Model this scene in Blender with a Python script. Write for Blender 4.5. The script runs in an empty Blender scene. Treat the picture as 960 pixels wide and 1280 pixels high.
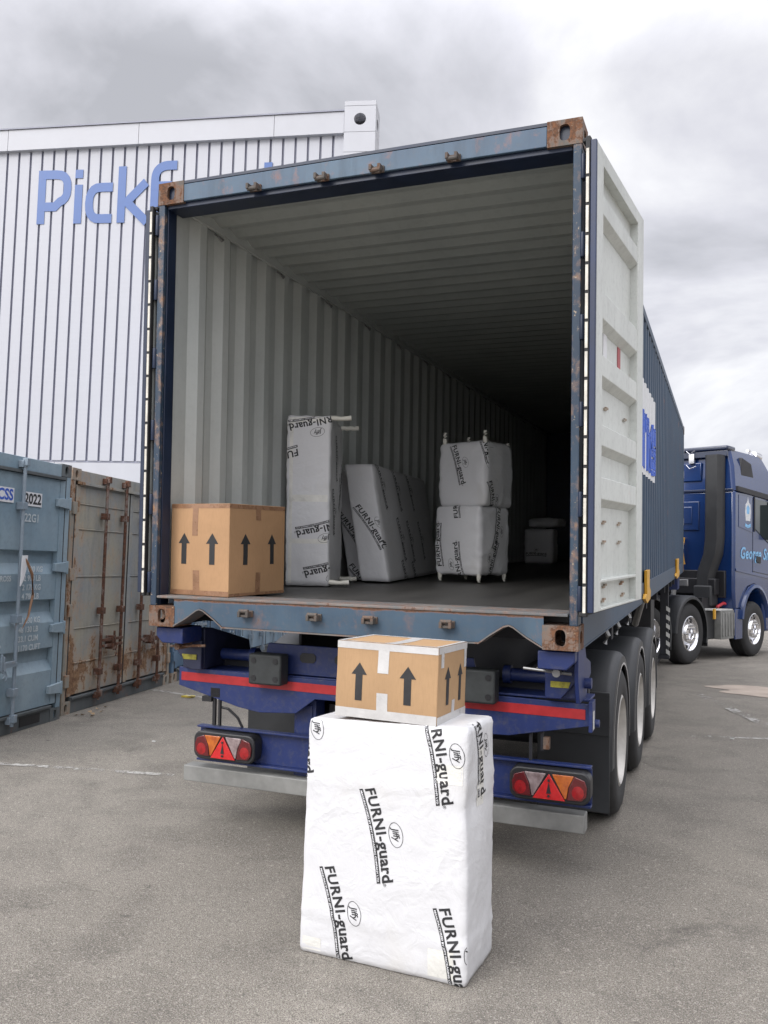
import bpy, bmesh, math, random
from mathutils import Vector, Matrix, noise
from mathutils.bvhtree import BVHTree
R = math.radians
rnd = random.Random(7)
scene = bpy.context.scene
COL = scene.collection

# ------------------------------------------------------------------ camera
def camera():
    cd = bpy.data.cameras.new('camera'); o = bpy.data.objects.new('camera', cd); COL.objects.link(o)
    r = Vector((.93165, .36230, .02770)); f = Vector((-.36335, .92962, .06155))
    f.normalize(); r = (r - f*r.dot(f)).normalized(); u = r.cross(f)
    m = Matrix((r, u, -f)).transposed().to_4x4(); m.translation = Vector((1.855, -4.201, 1.582))
    o.matrix_world = m
    cd.sensor_width = 36; cd.lens = 1083.44/1280*36; cd.clip_start = .05; cd.clip_end = 2000
    scene.camera = o
camera()

# ------------------------------------------------------------------ world and sun
SUN_EL, SUN_AZ = R(34), R(204)          # azimuth clockwise from +y: behind the camera, to its left
def world():
    w = bpy.data.worlds.new('World'); scene.world = w; w.use_nodes = True
    nt = w.node_tree; nt.nodes.clear(); N = nt.nodes.new; L = nt.links.new
    out = N('ShaderNodeOutputWorld'); bg = N('ShaderNodeBackground'); L(bg.outputs[0], out.inputs[0])
    sky = N('ShaderNodeTexSky'); sky.sky_type = 'NISHITA'; sky.sun_disc = False
    sky.sun_elevation = SUN_EL; sky.sun_rotation = SUN_AZ
    tc = N('ShaderNodeTexCoord'); sp = N('ShaderNodeSeparateXYZ'); L(tc.outputs['Generated'], sp.inputs[0])
    def M(op, a, b=None, clamp=False):
        n = N('ShaderNodeMath'); n.operation = op; n.use_clamp = clamp
        for i, x in enumerate((a, b)):
            if x is None: continue
            if isinstance(x, (int, float)): n.inputs[i].default_value = x
            else: L(x, n.inputs[i])
        return n.outputs[0]
    z = M('ADD', M('MAXIMUM', sp.outputs[2], 0.0), .38)
    cv = N('ShaderNodeCombineXYZ'); L(M('DIVIDE', sp.outputs[0], z), cv.inputs[0]); L(M('DIVIDE', sp.outputs[1], z), cv.inputs[1])
    n1 = N('ShaderNodeTexNoise'); n1.inputs['Scale'].default_value = 1.75; n1.inputs['Detail'].default_value = 9; n1.inputs['Roughness'].default_value = .54
    n1.inputs['Distortion'].default_value = .35; L(cv.outputs[0], n1.inputs[0])
    r1 = N('ShaderNodeValToRGB'); e = r1.color_ramp.elements
    e[0].position = .38; e[0].color = (4.5, 4.55, 4.9, 1); e[1].position = .60; e[1].color = (9.0, 9.0, 9.2, 1)
    k = r1.color_ramp.elements.new(.49); k.color = (6.5, 6.5, 7.0, 1)
    L(n1.outputs[0], r1.inputs[0])
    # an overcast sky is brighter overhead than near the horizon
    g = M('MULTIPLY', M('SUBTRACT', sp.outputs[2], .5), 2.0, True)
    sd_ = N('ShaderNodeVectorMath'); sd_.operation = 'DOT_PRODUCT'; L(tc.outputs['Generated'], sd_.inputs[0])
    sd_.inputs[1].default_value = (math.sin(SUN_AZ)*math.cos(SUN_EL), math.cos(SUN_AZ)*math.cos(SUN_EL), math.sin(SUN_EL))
    glow = M('POWER', M('MAXIMUM', sd_.outputs['Value'], 0.0), 3.0)      # extra sky brightness round the sun, added to light the container inside
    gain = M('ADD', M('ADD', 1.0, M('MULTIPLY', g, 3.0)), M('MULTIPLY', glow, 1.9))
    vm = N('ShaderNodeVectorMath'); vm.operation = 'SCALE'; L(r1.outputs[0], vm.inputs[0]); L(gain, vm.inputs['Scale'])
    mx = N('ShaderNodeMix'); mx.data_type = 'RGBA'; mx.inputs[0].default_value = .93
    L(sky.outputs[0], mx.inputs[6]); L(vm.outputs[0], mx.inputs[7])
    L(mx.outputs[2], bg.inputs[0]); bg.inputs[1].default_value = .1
    sd = bpy.data.lights.new('sun', 'SUN'); sd.energy = 1.5; sd.angle = R(24); sd.color = (1, .97, .92)
    so = bpy.data.objects.new('sun', sd); COL.objects.link(so)
    d = Vector((math.sin(SUN_AZ)*math.cos(SUN_EL), math.cos(SUN_AZ)*math.cos(SUN_EL), math.sin(SUN_EL)))
    so.rotation_euler = d.to_track_quat('Z', 'Y').to_euler()
world()
vs = scene.view_settings; vs.view_transform = 'Standard'; vs.look = 'None'; vs.exposure = .27; vs.gamma = 1; vs.use_curve_mapping = False
scene.cycles.max_bounces = 8; scene.cycles.diffuse_bounces = 3

# ------------------------------------------------------------------ materials
class NT:
    def __init__(s, name):
        s.m = bpy.data.materials.new(name); s.m.use_nodes = True; s.t = s.m.node_tree; s.t.nodes.clear()
        s.out = s.N('ShaderNodeOutputMaterial'); s.b = s.N('ShaderNodeBsdfPrincipled'); s.L(s.b.outputs[0], s.out.inputs[0])
        s.tc = s.N('ShaderNodeTexCoord').outputs['Object']
    def N(s, t): return s.t.nodes.new(t)
    def L(s, a, b): s.t.links.new(a, b)
    def put(s, sock, x):
        if isinstance(x, (int, float)): sock.default_value = x
        elif isinstance(x, tuple): sock.default_value = (*x, 1) if len(x) == 3 and sock.type == 'RGBA' else x
        else: s.L(x, sock)
    def scaled(s, sc, v=None):
        n = s.N('ShaderNodeMapping'); n.inputs['Scale'].default_value = sc; s.L(v or s.tc, n.inputs[0]); return n.outputs[0]
    def noise(s, scale, detail=4, rough=.5, dist=0, v=None):
        n = s.N('ShaderNodeTexNoise'); n.inputs['Scale'].default_value = scale; n.inputs['Detail'].default_value = detail
        n.inputs['Roughness'].default_value = rough; n.inputs['Distortion'].default_value = dist; s.L(v or s.tc, n.inputs[0]); return n.outputs[0]
    def voro(s, scale, v=None, out='Distance'):
        n = s.N('ShaderNodeTexVoronoi'); n.inputs['Scale'].default_value = scale; s.L(v or s.tc, n.inputs[0]); return n.outputs[out]
    def ramp(s, x, p0, p1, c0=(0, 0, 0), c1=(1, 1, 1)):
        n = s.N('ShaderNodeValToRGB'); e = n.color_ramp.elements; e[0].position = p0; e[1].position = p1
        e[0].color = (*c0, 1); e[1].color = (*c1, 1); s.L(x, n.inputs[0]); return n.outputs[0]
    def mix(s, f, a, b, mode='MIX'):
        n = s.N('ShaderNodeMix'); n.data_type = 'RGBA'; n.blend_type = mode
        s.put(n.inputs[0], f); s.put(n.inputs[6], a); s.put(n.inputs[7], b); return n.outputs[2]
    def math(s, op, a, b=0.0, clamp=False):
        n = s.N('ShaderNodeMath'); n.operation = op; n.use_clamp = clamp; s.put(n.inputs[0], a); s.put(n.inputs[1], b); return n.outputs[0]
    def sep(s, v=None):
        n = s.N('ShaderNodeSeparateXYZ'); s.L(v or s.tc, n.inputs[0]); return n.outputs
    def bump(s, h, strength=.3, dist=.01):
        n = s.N('ShaderNodeBump'); n.inputs['Strength'].default_value = strength; n.inputs['Distance'].default_value = dist
        s.L(h, n.inputs['Height']); s.L(n.outputs[0], s.b.inputs['Normal'])
    def fin(s, col, rough=.6, metal=0.0, spec=None):
        s.put(s.b.inputs['Base Color'], col); s.put(s.b.inputs['Roughness'], rough); s.put(s.b.inputs['Metallic'], metal)
        if spec is not None: s.b.inputs['Specular IOR Level'].default_value = spec
        return s.m

def plain(name, c, rough=.6, metal=0.0, var=.12, scale=8, bump=0.0, spec=None, sc=(1, 1, 1)):
    t = NT(name); v = t.scaled(sc)
    n = t.noise(scale, 5, .6, v=v)
    d = tuple(x*(1-var) for x in c); l = tuple(min(1, x*(1+var)) for x in c)
    col = t.ramp(n, .3, .7, d, l)
    if bump: t.bump(t.noise(scale*6, 4, .6), bump, .004)
    return t.fin(col, t.math('ADD', t.math('MULTIPLY', n, .2), rough-.1), metal, spec)

def paint(name, c, c2, rust=.5, rs=5.0, rough=.5, streak=.25, band=None, rustc=((.20, .075, .03), (.07, .03, .018)), dirt=.3, chips=.0, chipc=(.45, .40, .33), bump=.25):
    """worn coated steel: faded paint, run-down streaks, rust where the coat has gone"""
    t = NT(name)
    oi = t.N('ShaderNodeObjectInfo'); cb = t.N('ShaderNodeCombineXYZ')
    for i in range(3): t.L(oi.outputs['Random'], cb.inputs[i])
    vm = t.N('ShaderNodeVectorMath'); vm.operation = 'MULTIPLY_ADD'; t.L(cb.outputs[0], vm.inputs[0]); vm.inputs[1].default_value = (31, 17, 23); t.L(t.tc, vm.inputs[2])
    v = vm.outputs[0]
    vst = t.scaled((1, 1, .14), v)
    fade = t.noise(1.3, 6, .6, .4, v); st = t.noise(9, 6, .65, .2, vst)
    col = t.mix(t.ramp(fade, .35, .65), c, c2)
    dk = tuple(x*.55 for x in c)
    col = t.mix(t.math('MULTIPLY', t.ramp(st, .48, .75), streak), col, dk)
    col = t.mix(t.math('MULTIPLY', t.ramp(t.noise(26, 6, .7, v=v), .5, .8), dirt), col, (.10, .095, .085))
    rn = t.noise(rs, 11, .72, .25, v); rn2 = t.noise(rs*1.7, 8, .7, .3, vst)
    rr = t.math('ADD', t.math('MULTIPLY', rn, .62), t.math('MULTIPLY', rn2, .38))
    if band:      # (axis, where, half width, gain): extra wear along an edge of the part
        for ax, w0, hw, g in band:
            dd = t.math('ABSOLUTE', t.math('SUBTRACT', t.sep()[ax], w0))
            rr = t.math('ADD', rr, t.math('MULTIPLY', t.math('SUBTRACT', 1.0, t.math('DIVIDE', dd, hw), True), g))
    th = .78-.36*rust
    mask = t.ramp(rr, th, th+.035)
    halo = t.ramp(rr, th-.09, th+.02)
    rc = t.mix(t.ramp(t.noise(rs*6, 8, .7, v=v), .35, .65), rustc[1], rustc[0])
    col = t.mix(t.math('MULTIPLY', halo, .45), col, tuple(min(1, x*1.5) for x in rustc[0]))
    col = t.mix(mask, col, rc)
    if chips:
        cm = t.ramp(t.noise(rs*4, 9, .75, .1, v), .72-.25*chips, .74-.25*chips)
        col = t.mix(cm, col, chipc)
    h = t.math('SUBTRACT', t.math('MULTIPLY', t.noise(60, 5, .7, v=v), .25), mask)
    t.bump(h, bump, .003)
    return t.fin(col, t.math('ADD', t.math('MULTIPLY', mask, .35), t.math('ADD', rough-.1, t.math('MULTIPLY', fade, .2))), 0.0)

MT = {}
def asphalt(name='asphalt', line=False):
    t = NT(name); tc = t.tc
    g1 = t.noise(105, 4, .75); g2 = t.noise(200, 2, .6); big = t.noise(.35, 6, .6, .6); mid = t.noise(2.2, 8, .62, .5)
    vo = t.voro(190, out='Color'); vr = t.sep(vo)[0]
    col = t.ramp(big, .3, .7, (.195, .178, .154), (.320, .294, .255))
    col = t.mix(t.math('MULTIPLY', t.ramp(mid, .45, .66), .65), col, (.130, .119, .106))
    col = t.mix(t.math('MULTIPLY', t.ramp(g1, .50, .60), .75), col, (.40, .365, .31), 'MIX')
    col = t.mix(t.math('MULTIPLY', t.ramp(g2, .47, .56), .72), col, (.07, .062, .053))
    col = t.mix(t.math('MULTIPLY', t.ramp(vr, .955, .975), .55), col, (.42, .40, .36))
    # old oil drips and tyre dirt
    col = t.mix(t.math('MULTIPLY', t.ramp(t.noise(.9, 7, .65, 1.0), .62, .74), .5), col, (.05, .046, .043))
    col = t.mix(t.math('MULTIPLY', t.ramp(t.noise(5.5, 6, .6, .8), .70, .76), .7), col, (.035, .032, .03))
    col = t.mix(t.math('MULTIPLY', t.ramp(t.noise(42, 6, .75), .55, .62), .6), col, (.085, .077, .068))
    col = t.mix(t.math('MULTIPLY', t.ramp(t.noise(34, 6, .8, .4), .58, .63), .55), col, (.44, .41, .36))
    col = t.mix(t.math('MULTIPLY', t.ramp(t.noise(3.2, 8, .7, 1.4), .64, .70), .6), col, (.07, .064, .058))
    # hairline cracks
    ve = t.N('ShaderNodeTexVoronoi'); ve.feature = 'DISTANCE_TO_EDGE'; ve.inputs['Scale'].default_value = .28
    wn = t.N('ShaderNodeVectorMath'); wn.operation = 'MULTIPLY_ADD'
    nn = t.N('ShaderNodeTexNoise'); nn.inputs['Scale'].default_value = 1.6; nn.inputs['Detail'].default_value = 6; t.L(tc, nn.inputs[0])
    t.L(nn.outputs[1], wn.inputs[0]); wn.inputs[1].default_value = (.9, .9, 0); t.L(tc, wn.inputs[2]); t.L(wn.outputs[0], ve.inputs[0])
    crack = t.math('MULTIPLY', t.ramp(ve.outputs[0], .0, .004, (1, 1, 1), (0, 0, 0)), t.ramp(t.noise(.5, 2), .5, .6))
    col = t.mix(t.math('MULTIPLY', crack, .0), col, (.04, .037, .035))
    h = t.math('SUBTRACT', t.math('ADD', t.math('MULTIPLY', g1, .8), t.math('MULTIPLY', g2, .5)), 0.0)
    t.bump(h, .9, .009)
    m = t.fin(col, .88, 0, .3)
    if line:
        p = t.mix(.35, t.ramp(t.noise(30, 4), .3, .7, (.42, .41, .39), (.6, .59, .56)), col); t.put(t.b.inputs['Base Color'], p)
        tr = t.N('ShaderNodeBsdfTransparent'); ms = t.N('ShaderNodeMixShader')
        f = t.ramp(t.math('ADD', t.math('MULTIPLY', t.noise(14, 9, .75), .6), t.math('MULTIPLY', t.noise(2.0, 4), .4)), line, line+.05)
        t.L(f, ms.inputs[0]); t.L(tr.outputs[0], ms.inputs[1]); t.L(t.b.outputs[0], ms.inputs[2]); t.L(ms.outputs[0], t.out.inputs[0])
    return m
MT['asphalt'] = asphalt(); MT['line'] = asphalt('worn_line_paint', .455)
MT['line2'] = asphalt('very_worn_line_paint', .48)
MT['patch'] = plain('pale_ground_patch', (.36, .30, .25), .9, 0, .2, 3, .4)

RED = ((.26, .09, .035), (.09, .035, .02)); TAN = ((.30, .15, .07), (.12, .055, .03))
MT['c_blue'] = paint('container_blue_paint', (.013, .037, .078), (.028, .062, .11), .3, 4, .5, .3, dirt=.25, rustc=RED)
MT['c_front'] = paint('faded_blue_frame_paint', (.045, .082, .135), (.085, .135, .19), .42, 6, .55, .6, dirt=.3, rustc=RED, chips=.1)
MT['c_sill'] = paint('worn_blue_sill_paint', (.035, .066, .105), (.065, .11, .155), .42, 7, .55, .35, dirt=.35, rustc=((.17, .08, .045), (.06, .035, .025)), band=((2, .165, .022, .4),), chips=.05)
MT['c_post'] = paint('chipped_post_paint', (.013, .03, .058), (.028, .055, .09), .52, 11, .55, .2, dirt=.2, rustc=((.30, .17, .09), (.15, .07, .04)), chips=.42, chipc=(.44, .35, .24))
MT['c_navy'] = plain('navy_frame_and_far_wall_shade', (.009, .018, .045), .45, 0, .3, 5)
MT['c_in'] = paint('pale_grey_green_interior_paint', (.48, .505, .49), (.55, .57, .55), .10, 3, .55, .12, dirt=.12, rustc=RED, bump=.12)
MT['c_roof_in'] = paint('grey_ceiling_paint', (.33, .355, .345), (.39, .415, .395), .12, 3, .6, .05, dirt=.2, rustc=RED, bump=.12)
MT['c_door_in'] = paint('white_door_lining_paint', (.55, .57, .54), (.62, .64, .61), .26, 8, .42, .3, dirt=.3, rustc=RED, bump=.12)
MT['c_edge'] = plain('blue_door_edge_paint', (.013, .024, .065), .45, 0, .25, 5)
MT['casting'] = paint('rusty_casting_steel', (.085, .075, .065), (.13, .13, .12), .80, 12, .75, .3, dirt=.5, rustc=((.20, .09, .045), (.06, .038, .028)), chips=.32, chipc=(.42, .33, .22), bump=.6)
MT['lug'] = paint('dull_rusty_lug', (.06, .05, .045), (.09, .08, .07), .6, 14, .75, .3, dirt=.5, rustc=((.16, .08, .045), (.06, .04, .03)), chips=.1)
MT['floor_in'] = plain('grimy_plywood_floor', (.052, .050, .047), .5, 0, .35, 3, .15, sc=(3, .3, 1))
MT['floor_edge'] = paint('rusty_threshold_plate', (.10, .105, .11), (.17, .165, .155), .62, 9, .7, .2, rustc=((.19, .10, .065), (.07, .045, .035)), dirt=.55)
MT['gasket'] = plain('black_door_gasket', (.02, .02, .021), .7, 0, .3, 20)
MT['strip'] = plain('pale_gasket_strip', (.62, .59, .52), .6, 0, .25, 14)
MT['t_blue'] = paint('trailer_blue_paint', (.008, .019, .095), (.013, .028, .125), .22, 6, .45, .4, dirt=.5, bump=.1)
MT['t_dark'] = plain('dark_grimy_chassis', (.013, .014, .02), .6, 0, .5, 4, .1)
MT['pod'] = plain('dark_blue_pod_paint', (.018, .022, .055), .45, 0, .4, 5, .1)
MT['red_tape'] = plain('red_reflective_tape', (.36, .018, .022), .4, 0, .15, 20)
MT['yellow_tag'] = plain('yellow_data_plate', (.30, .27, .03), .5, 0, .4, 40)
MT['rubber'] = plain('black_rubber', (.022, .022, .023), .75, 0, .3, 12, .2)
MT['buffer'] = plain('dark_grey_buffer_rubber', (.03, .034, .035), .6, 0, .25, 12, .1)
MT['fender'] = plain('black_mudguard_plastic', (.022, .024, .027), .5, 0, .35, 3, .08)
MT['fender_rim'] = plain('pale_mudguard_edge', (.42, .41, .40), .5, 0, .2, 8)
MT['rim'] = plain('dusty_silver_wheel', (.48, .46, .43), .45, .35, .25, 5)
MT['chrome'] = plain('polished_wheel', (.78, .78, .80), .14, .95, .06, 5)
MT['bumper'] = plain('galvanised_bumper', (.20, .20, .19), .65, .1, .3, 5, .2)
MT['steel'] = plain('grey_steel', (.28, .28, .28), .45, .7, .2, 10)
MT['lamp_case'] = plain('black_lamp_case', (.018, .018, .02), .45, 0, .2, 10)
def lens(name, c, c2):
    t = NT(name); v = t.voro(220); col = t.ramp(t.noise(30), .3, .7, c, c2); t.bump(v, .25, .001); t.b.inputs['Coat Weight'].default_value = .8
    return t.fin(col, .25)
MT['l_red'] = lens('red_lens', (.36, .006, .010), (.20, .004, .006)); MT['l_tri'] = lens('red_reflector', (.60, .018, .02), (.45, .01, .012))
MT['l_amber'] = lens('amber_lens', (.55, .15, .015), (.32, .06, .01)); MT['l_clear'] = lens('clear_lens', (.34, .27, .27), (.16, .11, .11))
MT['l_dark'] = lens('dark_red_lens', (.13, .005, .008), (.07, .004, .006))
MT['yellow'] = plain('yellow_bracket_paint', (.62, .33, .03), .5, 0, .2, 8)
MT['zebra'] = plain('pale_reflective_strip', (.55, .55, .53), .4, 0, .15, 8)

def cardboard(name, c):
    t = NT(name); s = t.sep(); v = t.scaled((1, 1, .15))
    col = t.ramp(t.noise(3, 6, .6, .3), .3, .7, tuple(x*.9 for x in c), tuple(x*1.08 for x in c))
    col = t.mix(t.math('MULTIPLY', t.ramp(t.noise(160, 3, .6, v=v), .45, .7), .18), col, tuple(x*.6 for x in c))
    col = t.mix(t.math('MULTIPLY', t.ramp(t.noise(14, 7, .7, .6), .62, .75), .35), col, tuple(x*.62 for x in c))
    t.bump(t.math('ADD', t.math('MULTIPLY', t.noise(9, 5, .6, .5), .8), t.math('MULTIPLY', t.noise(220, 2), .12)), .3, .006)
    return t.fin(col, .75, 0, .3)
MT['card'] = cardboard('brown_cardboard', (.41, .245, .13)); MT['card2'] = cardboard('tan_cardboard', (.41, .26, .14))
MT['tape_brown'] = plain('brown_parcel_tape', (.25, .135, .075), .28, 0, .18, 14, .25)
MT['tape_white'] = plain('white_parcel_tape', (.52, .51, .50), .3, 0, .1, 14, .25)
MT['tape_clear'] = plain('cream_cling_tape', (.66, .65, .61), .3, 0, .12, 12, .5)
MT['ink'] = plain('black_ink', (.02, .02, .022), .6, 0, .2, 60)
MT['wink'] = plain('white_knocked_out_ink', (.72, .72, .74), .6, 0, .05, 10)
def wrapm(name, c=(.62, .62, .632), b=.5):
    t = NT(name)
    n1 = t.noise(2.6, 5, .5, .8); n2 = t.noise(11, 4, .5, .8); n3 = t.noise(150, 2, .5)
    rid = t.math('SUBTRACT', 1.0, t.math('ABSOLUTE', t.math('MULTIPLY', t.math('SUBTRACT', n1, .5), 5.0)), True)
    rid2 = t.math('SUBTRACT', 1.0, t.math('ABSOLUTE', t.math('MULTIPLY', t.math('SUBTRACT', n2, .5), 4.0)), True)
    h = t.math('ADD', t.math('ADD', t.math('MULTIPLY', rid, .6), t.math('MULTIPLY', rid2, .22)), t.math('MULTIPLY', n3, .06))
    t.bump(h, b, .012)
    col = t.mix(t.math('MULTIPLY', t.ramp(t.noise(4, 6, .6, .5), .55, .78), .4), c, (.55, .53, .48))
    return t.fin(col, .40, 0, .4)
MT['wrap'] = wrapm('white_paper_furniture_wrap'); MT['foam'] = wrapm('cream_foam_leg_wrap', (.68, .665, .59), .5)

def clad():
    t = NT('white_profiled_cladding')
    br = t.N('ShaderNodeTexBrick'); br.inputs['Scale'].default_value = 1.0
    v = t.scaled((0, 1, 1)); s = t.sep()
    sa = t.ramp(t.noise(14, 3, .5, v=t.scaled((.05, .05, 1))), .47, .56)
    col = t.mix(t.math('MULTIPLY', sa, .05), (.46, .465, .50), (.33, .335, .37))
    col = t.mix(t.math('MULTIPLY', t.ramp(t.noise(1.1, 6, .6, .4, v=t.scaled((1, 1, .25))), .45, .75), .22), col, (.50, .51, .55))
    return t.fin(col, .5, 0, .4)
MT['clad'] = clad(); MT['clad_flat'] = plain('white_flat_panel', (.46, .465, .495), .5, 0, .04, 1.5)
MT['groove'] = plain('grey_trim_and_rebate_shade', (.27, .275, .33), .6, 0, .1, 3)  # grey for trims; in the wall rib recesses it paints in their shade
MT['sign_blue'] = plain('mid_blue_sign_letter', (.07, .135, .34), .4, 0, .05, 3)
MT['black'] = plain('matt_black', (.012, .012, .014), .5, 0, .2, 6)
MT['logo_white'] = paint('peeling_white_panel', (.66, .67, .68), (.72, .73, .74), .18, 6, .5, .15, dirt=.2)
MT['logo_blue'] = plain('bright_blue_lettering', (.04, .11, .50), .5, 0, .15, 8)
def carp(name, c, rough=.22):
    t = NT(name); t.b.inputs['Coat Weight'].default_value = .7; t.b.inputs['Coat Roughness'].default_value = .06
    n = t.noise(1.2, 5, .6); col = t.ramp(n, .3, .7, tuple(x*.9 for x in c), tuple(x*1.1 for x in c)); return t.fin(col, rough, .0)
MT['cab'] = carp('deep_blue_cab_paint', (.006, .028, .115)); MT['cab_dark'] = carp('dark_blue_cab_trim', (.006, .014, .045), .35)
MT['plast'] = plain('charcoal_plastic', (.028, .029, .031), .55, 0, .2, 4, .05)
MT['glass'] = NT('dark_window_glass').fin((.02, .03, .032), .04, 0, .8)
MT['sky_txt'] = plain('pale_blue_signwriting', (.20, .45, .72), .4, 0, .2, 10); MT['crest'] = plain('silver_white_crest', (.62, .64, .66), .4, 0, .2, 50)
MT['red'] = plain('red_hose', (.42, .03, .04), .4, 0, .2, 10)
MT['s_blue'] = paint('weathered_light_blue_paint', (.20, .285, .35), (.30, .375, .425), .24, 6, .55, .35, dirt=.3, rustc=RED, chips=.1)
MT['s_blue_rod'] = paint('weathered_blue_grey_rod', (.20, .255, .31), (.27, .32, .37), .35, 9, .5, .3, rustc=TAN)
MT['s_rust'] = paint('rust_eaten_grey_blue_paint', (.27, .295, .315), (.36, .335, .27), .48, 5.5, .65, .5, dirt=.3, rustc=((.33, .20, .11), (.14, .07, .04)), band=((0, .12, .24, .12), (2, .40, .40, .14)), chips=.1)
MT['s_rustrod'] = paint('rusty_rod', (.15, .14, .13), (.20, .19, .175), .92, 6, .7, .3, rustc=((.15, .065, .04), (.06, .035, .025)))
MT['s_beige'] = paint('rust_stained_beige_post', (.26, .25, .215), (.32, .31, .27), .66, 5, .65, .5, rustc=TAN, chips=.1)
MT['s_base'] = paint('grimy_base_rail', (.075, .085, .09), (.13, .145, .15), .4, 5, .7, .4, rustc=RED)
MT['s_pale'] = paint('pale_blue_container_paint', (.21, .31, .41), (.28, .38, .47), .2, 4, .55, .4, dirt=.25, rustc=RED)
MT['s_mid'] = paint('mid_blue_container_paint', (.09, .17, .27), (.14, .22, .33), .25, 4, .55, .4, dirt=.25, rustc=RED)
MT['leaf'] = plain('tree_foliage', (.06, .10, .035), .7, 0, .4, 1.5); MT['bark'] = plain('tree_bark', (.12, .09, .07), .9, 0, .3, 8, .4)
MT['roofing'] = plain('grey_roof_sheet', (.32, .33, .34), .6, 0, .1, 1)
MT['litter'] = plain('white_litter', (.62, .62, .6), .6, 0, .15, 30, .3); MT['litter_y'] = plain('yellow_litter', (.6, .46, .06), .5, 0, .2, 30)
MT['dryleaf'] = plain('dry_leaf', (.34, .24, .14), .8, 0, .4, 60)

# ------------------------------------------------------------------ mesh helpers
class G:
    def __init__(s): s.v, s.f, s.i = [], [], []
    def add(s, vs, fs, mi=0, M=None):
        b = len(s.v); s.v += [tuple((M @ Vector(p)) if M else p) for p in vs]
        s.f += [tuple(b+k for k in f) for f in fs]; s.i += [mi]*len(fs); return s
    def box(s, x0, x1, y0, y1, z0, z1, mi=0, M=None):
        vs = [(x, y, z) for z in (z0, z1) for y in (y0, y1) for x in (x0, x1)]
        return s.add(vs, [(0, 2, 3, 1), (4, 5, 7, 6), (0, 1, 5, 4), (2, 6, 7, 3), (0, 4, 6, 2), (1, 3, 7, 5)], mi, M)
    def cyl(s, a, b, r0, r1=None, n=14, mi=0, caps=True):
        a, b = Vector(a), Vector(b); r1 = r0 if r1 is None else r1; q = (b-a).to_track_quat('Z', 'Y')
        vs = [tuple(p + q @ Vector((r*math.cos(2*math.pi*k/n), r*math.sin(2*math.pi*k/n), 0))) for p, r in ((a, r0), (b, r1)) for k in range(n)]
        fs = [(k, (k+1) % n, n+(k+1) % n, n+k) for k in range(n)]
        if caps: fs += [tuple(range(n-1, -1, -1)), tuple(range(n, 2*n))]
        return s.add(vs, fs, mi)
    def prism(s, pts, ax, a, b, mi=0, M=None):      # polygon in the plane normal to ax, extruded from a to b
        def P(p, t):
            return {'x': (t, p[0], p[1]), 'y': (p[0], t, p[1]), 'z': (p[0], p[1], t)}[ax]
        n = len(pts); vs = [P(p, a) for p in pts]+[P(p, b) for p in pts]
        fs = [(k, (k+1) % n, n+(k+1) % n, n+k) for k in range(n)]+[tuple(range(n-1, -1, -1)), tuple(range(n, 2*n))]
        return s.add(vs, fs, mi, M)
    def tube(s, pts, r, n=8, mi=0):
        pts = [Vector(p) for p in pts]; rings = []
        for k, p in enumerate(pts):
            d = (pts[min(k+1, len(pts)-1)]-pts[max(k-1, 0)]).normalized(); q = d.to_track_quat('Z', 'Y')
            rr = r[k] if isinstance(r, (list, tuple)) else r
            rings += [tuple(p+q @ Vector((rr*math.cos(2*math.pi*j/n), rr*math.sin(2*math.pi*j/n), 0))) for j in range(n)]
        fs = [(k*n+j, k*n+(j+1) % n, (k+1)*n+(j+1) % n, (k+1)*n+j) for k in range(len(pts)-1) for j in range(n)]
        fs += [tuple(range(n-1, -1, -1)), tuple((len(pts)-1)*n+j for j in range(n))]
        return s.add(rings, fs, mi)
    def lathe(s, prof, n=40, mi=0, c=(0, 0, 0)):     # profile (radius, x) spun about the x axis
        vs = [(c[0]+x, c[1]+r*math.cos(2*math.pi*k/n), c[2]+r*math.sin(2*math.pi*k/n)) for r, x in prof for k in range(n)]
        fs = [(a*n+k, (a+1)*n+k, (a+1)*n+(k+1) % n, a*n+(k+1) % n) for a in range(len(prof)-1) for k in range(n)]
        return s.add(vs, fs, mi)
    def grid(s, rows, mi=0, close=False):
        n = len(rows[0]); vs = [p for r in rows for p in r]
        fs = [(a*n+k, a*n+k+1, (a+1)*n+k+1, (a+1)*n+k) for a in range(len(rows)-1) for k in range(n-1)]
        return s.add(vs, fs, mi)
    def build(s, name, mats, parent=None, bevel=0, smooth=None, recalc=True):
        me = bpy.data.meshes.new(name); me.from_pydata(s.v, [], s.f)
        for m in (mats if isinstance(mats, (list, tuple)) else [mats]): me.materials.append(MT[m])
        me.polygons.foreach_set('material_index', s.i)
        if recalc:
            bm = bmesh.new(); bm.from_mesh(me); bmesh.ops.recalc_face_normals(bm, faces=bm.faces); bm.to_mesh(me); bm.free()
        o = bpy.data.objects.new(name, me); COL.objects.link(o)
        if parent: o.parent = parent
        if bevel:
            md = o.modifiers.new('bevel', 'BEVEL'); md.width = bevel; md.segments = 2; md.limit_method = 'ANGLE'; md.angle_limit = R(35)
            smooth = smooth or 40
        if smooth:
            me.polygons.foreach_set('use_smooth', [True]*len(me.polygons)); me.set_sharp_from_angle(angle=R(smooth))
        return o
def thing(name, label, cat, M=None, group=None, kind=None):
    o = bpy.data.objects.new(name, None); COL.objects.link(o); o.empty_display_size = .2
    o.matrix_world = M or Matrix(); o['label'] = label; o['category'] = cat
    if group: o['group'] = group
    if kind: o['kind'] = kind
    return o
def tag(o, label, cat, group=None, kind=None):
    o['label'] = label; o['category'] = cat
    if group: o['group'] = group
    if kind: o['kind'] = kind
    return o
def kids(o): return [c for c in bpy.data.objects if c.parent == o]
def copy_tree(o, parent=None):
    c = o.copy(); COL.objects.link(c); c.parent = parent
    for k in kids(o): copy_tree(k, c)
    return c
TH = math.atan(.035)
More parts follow.
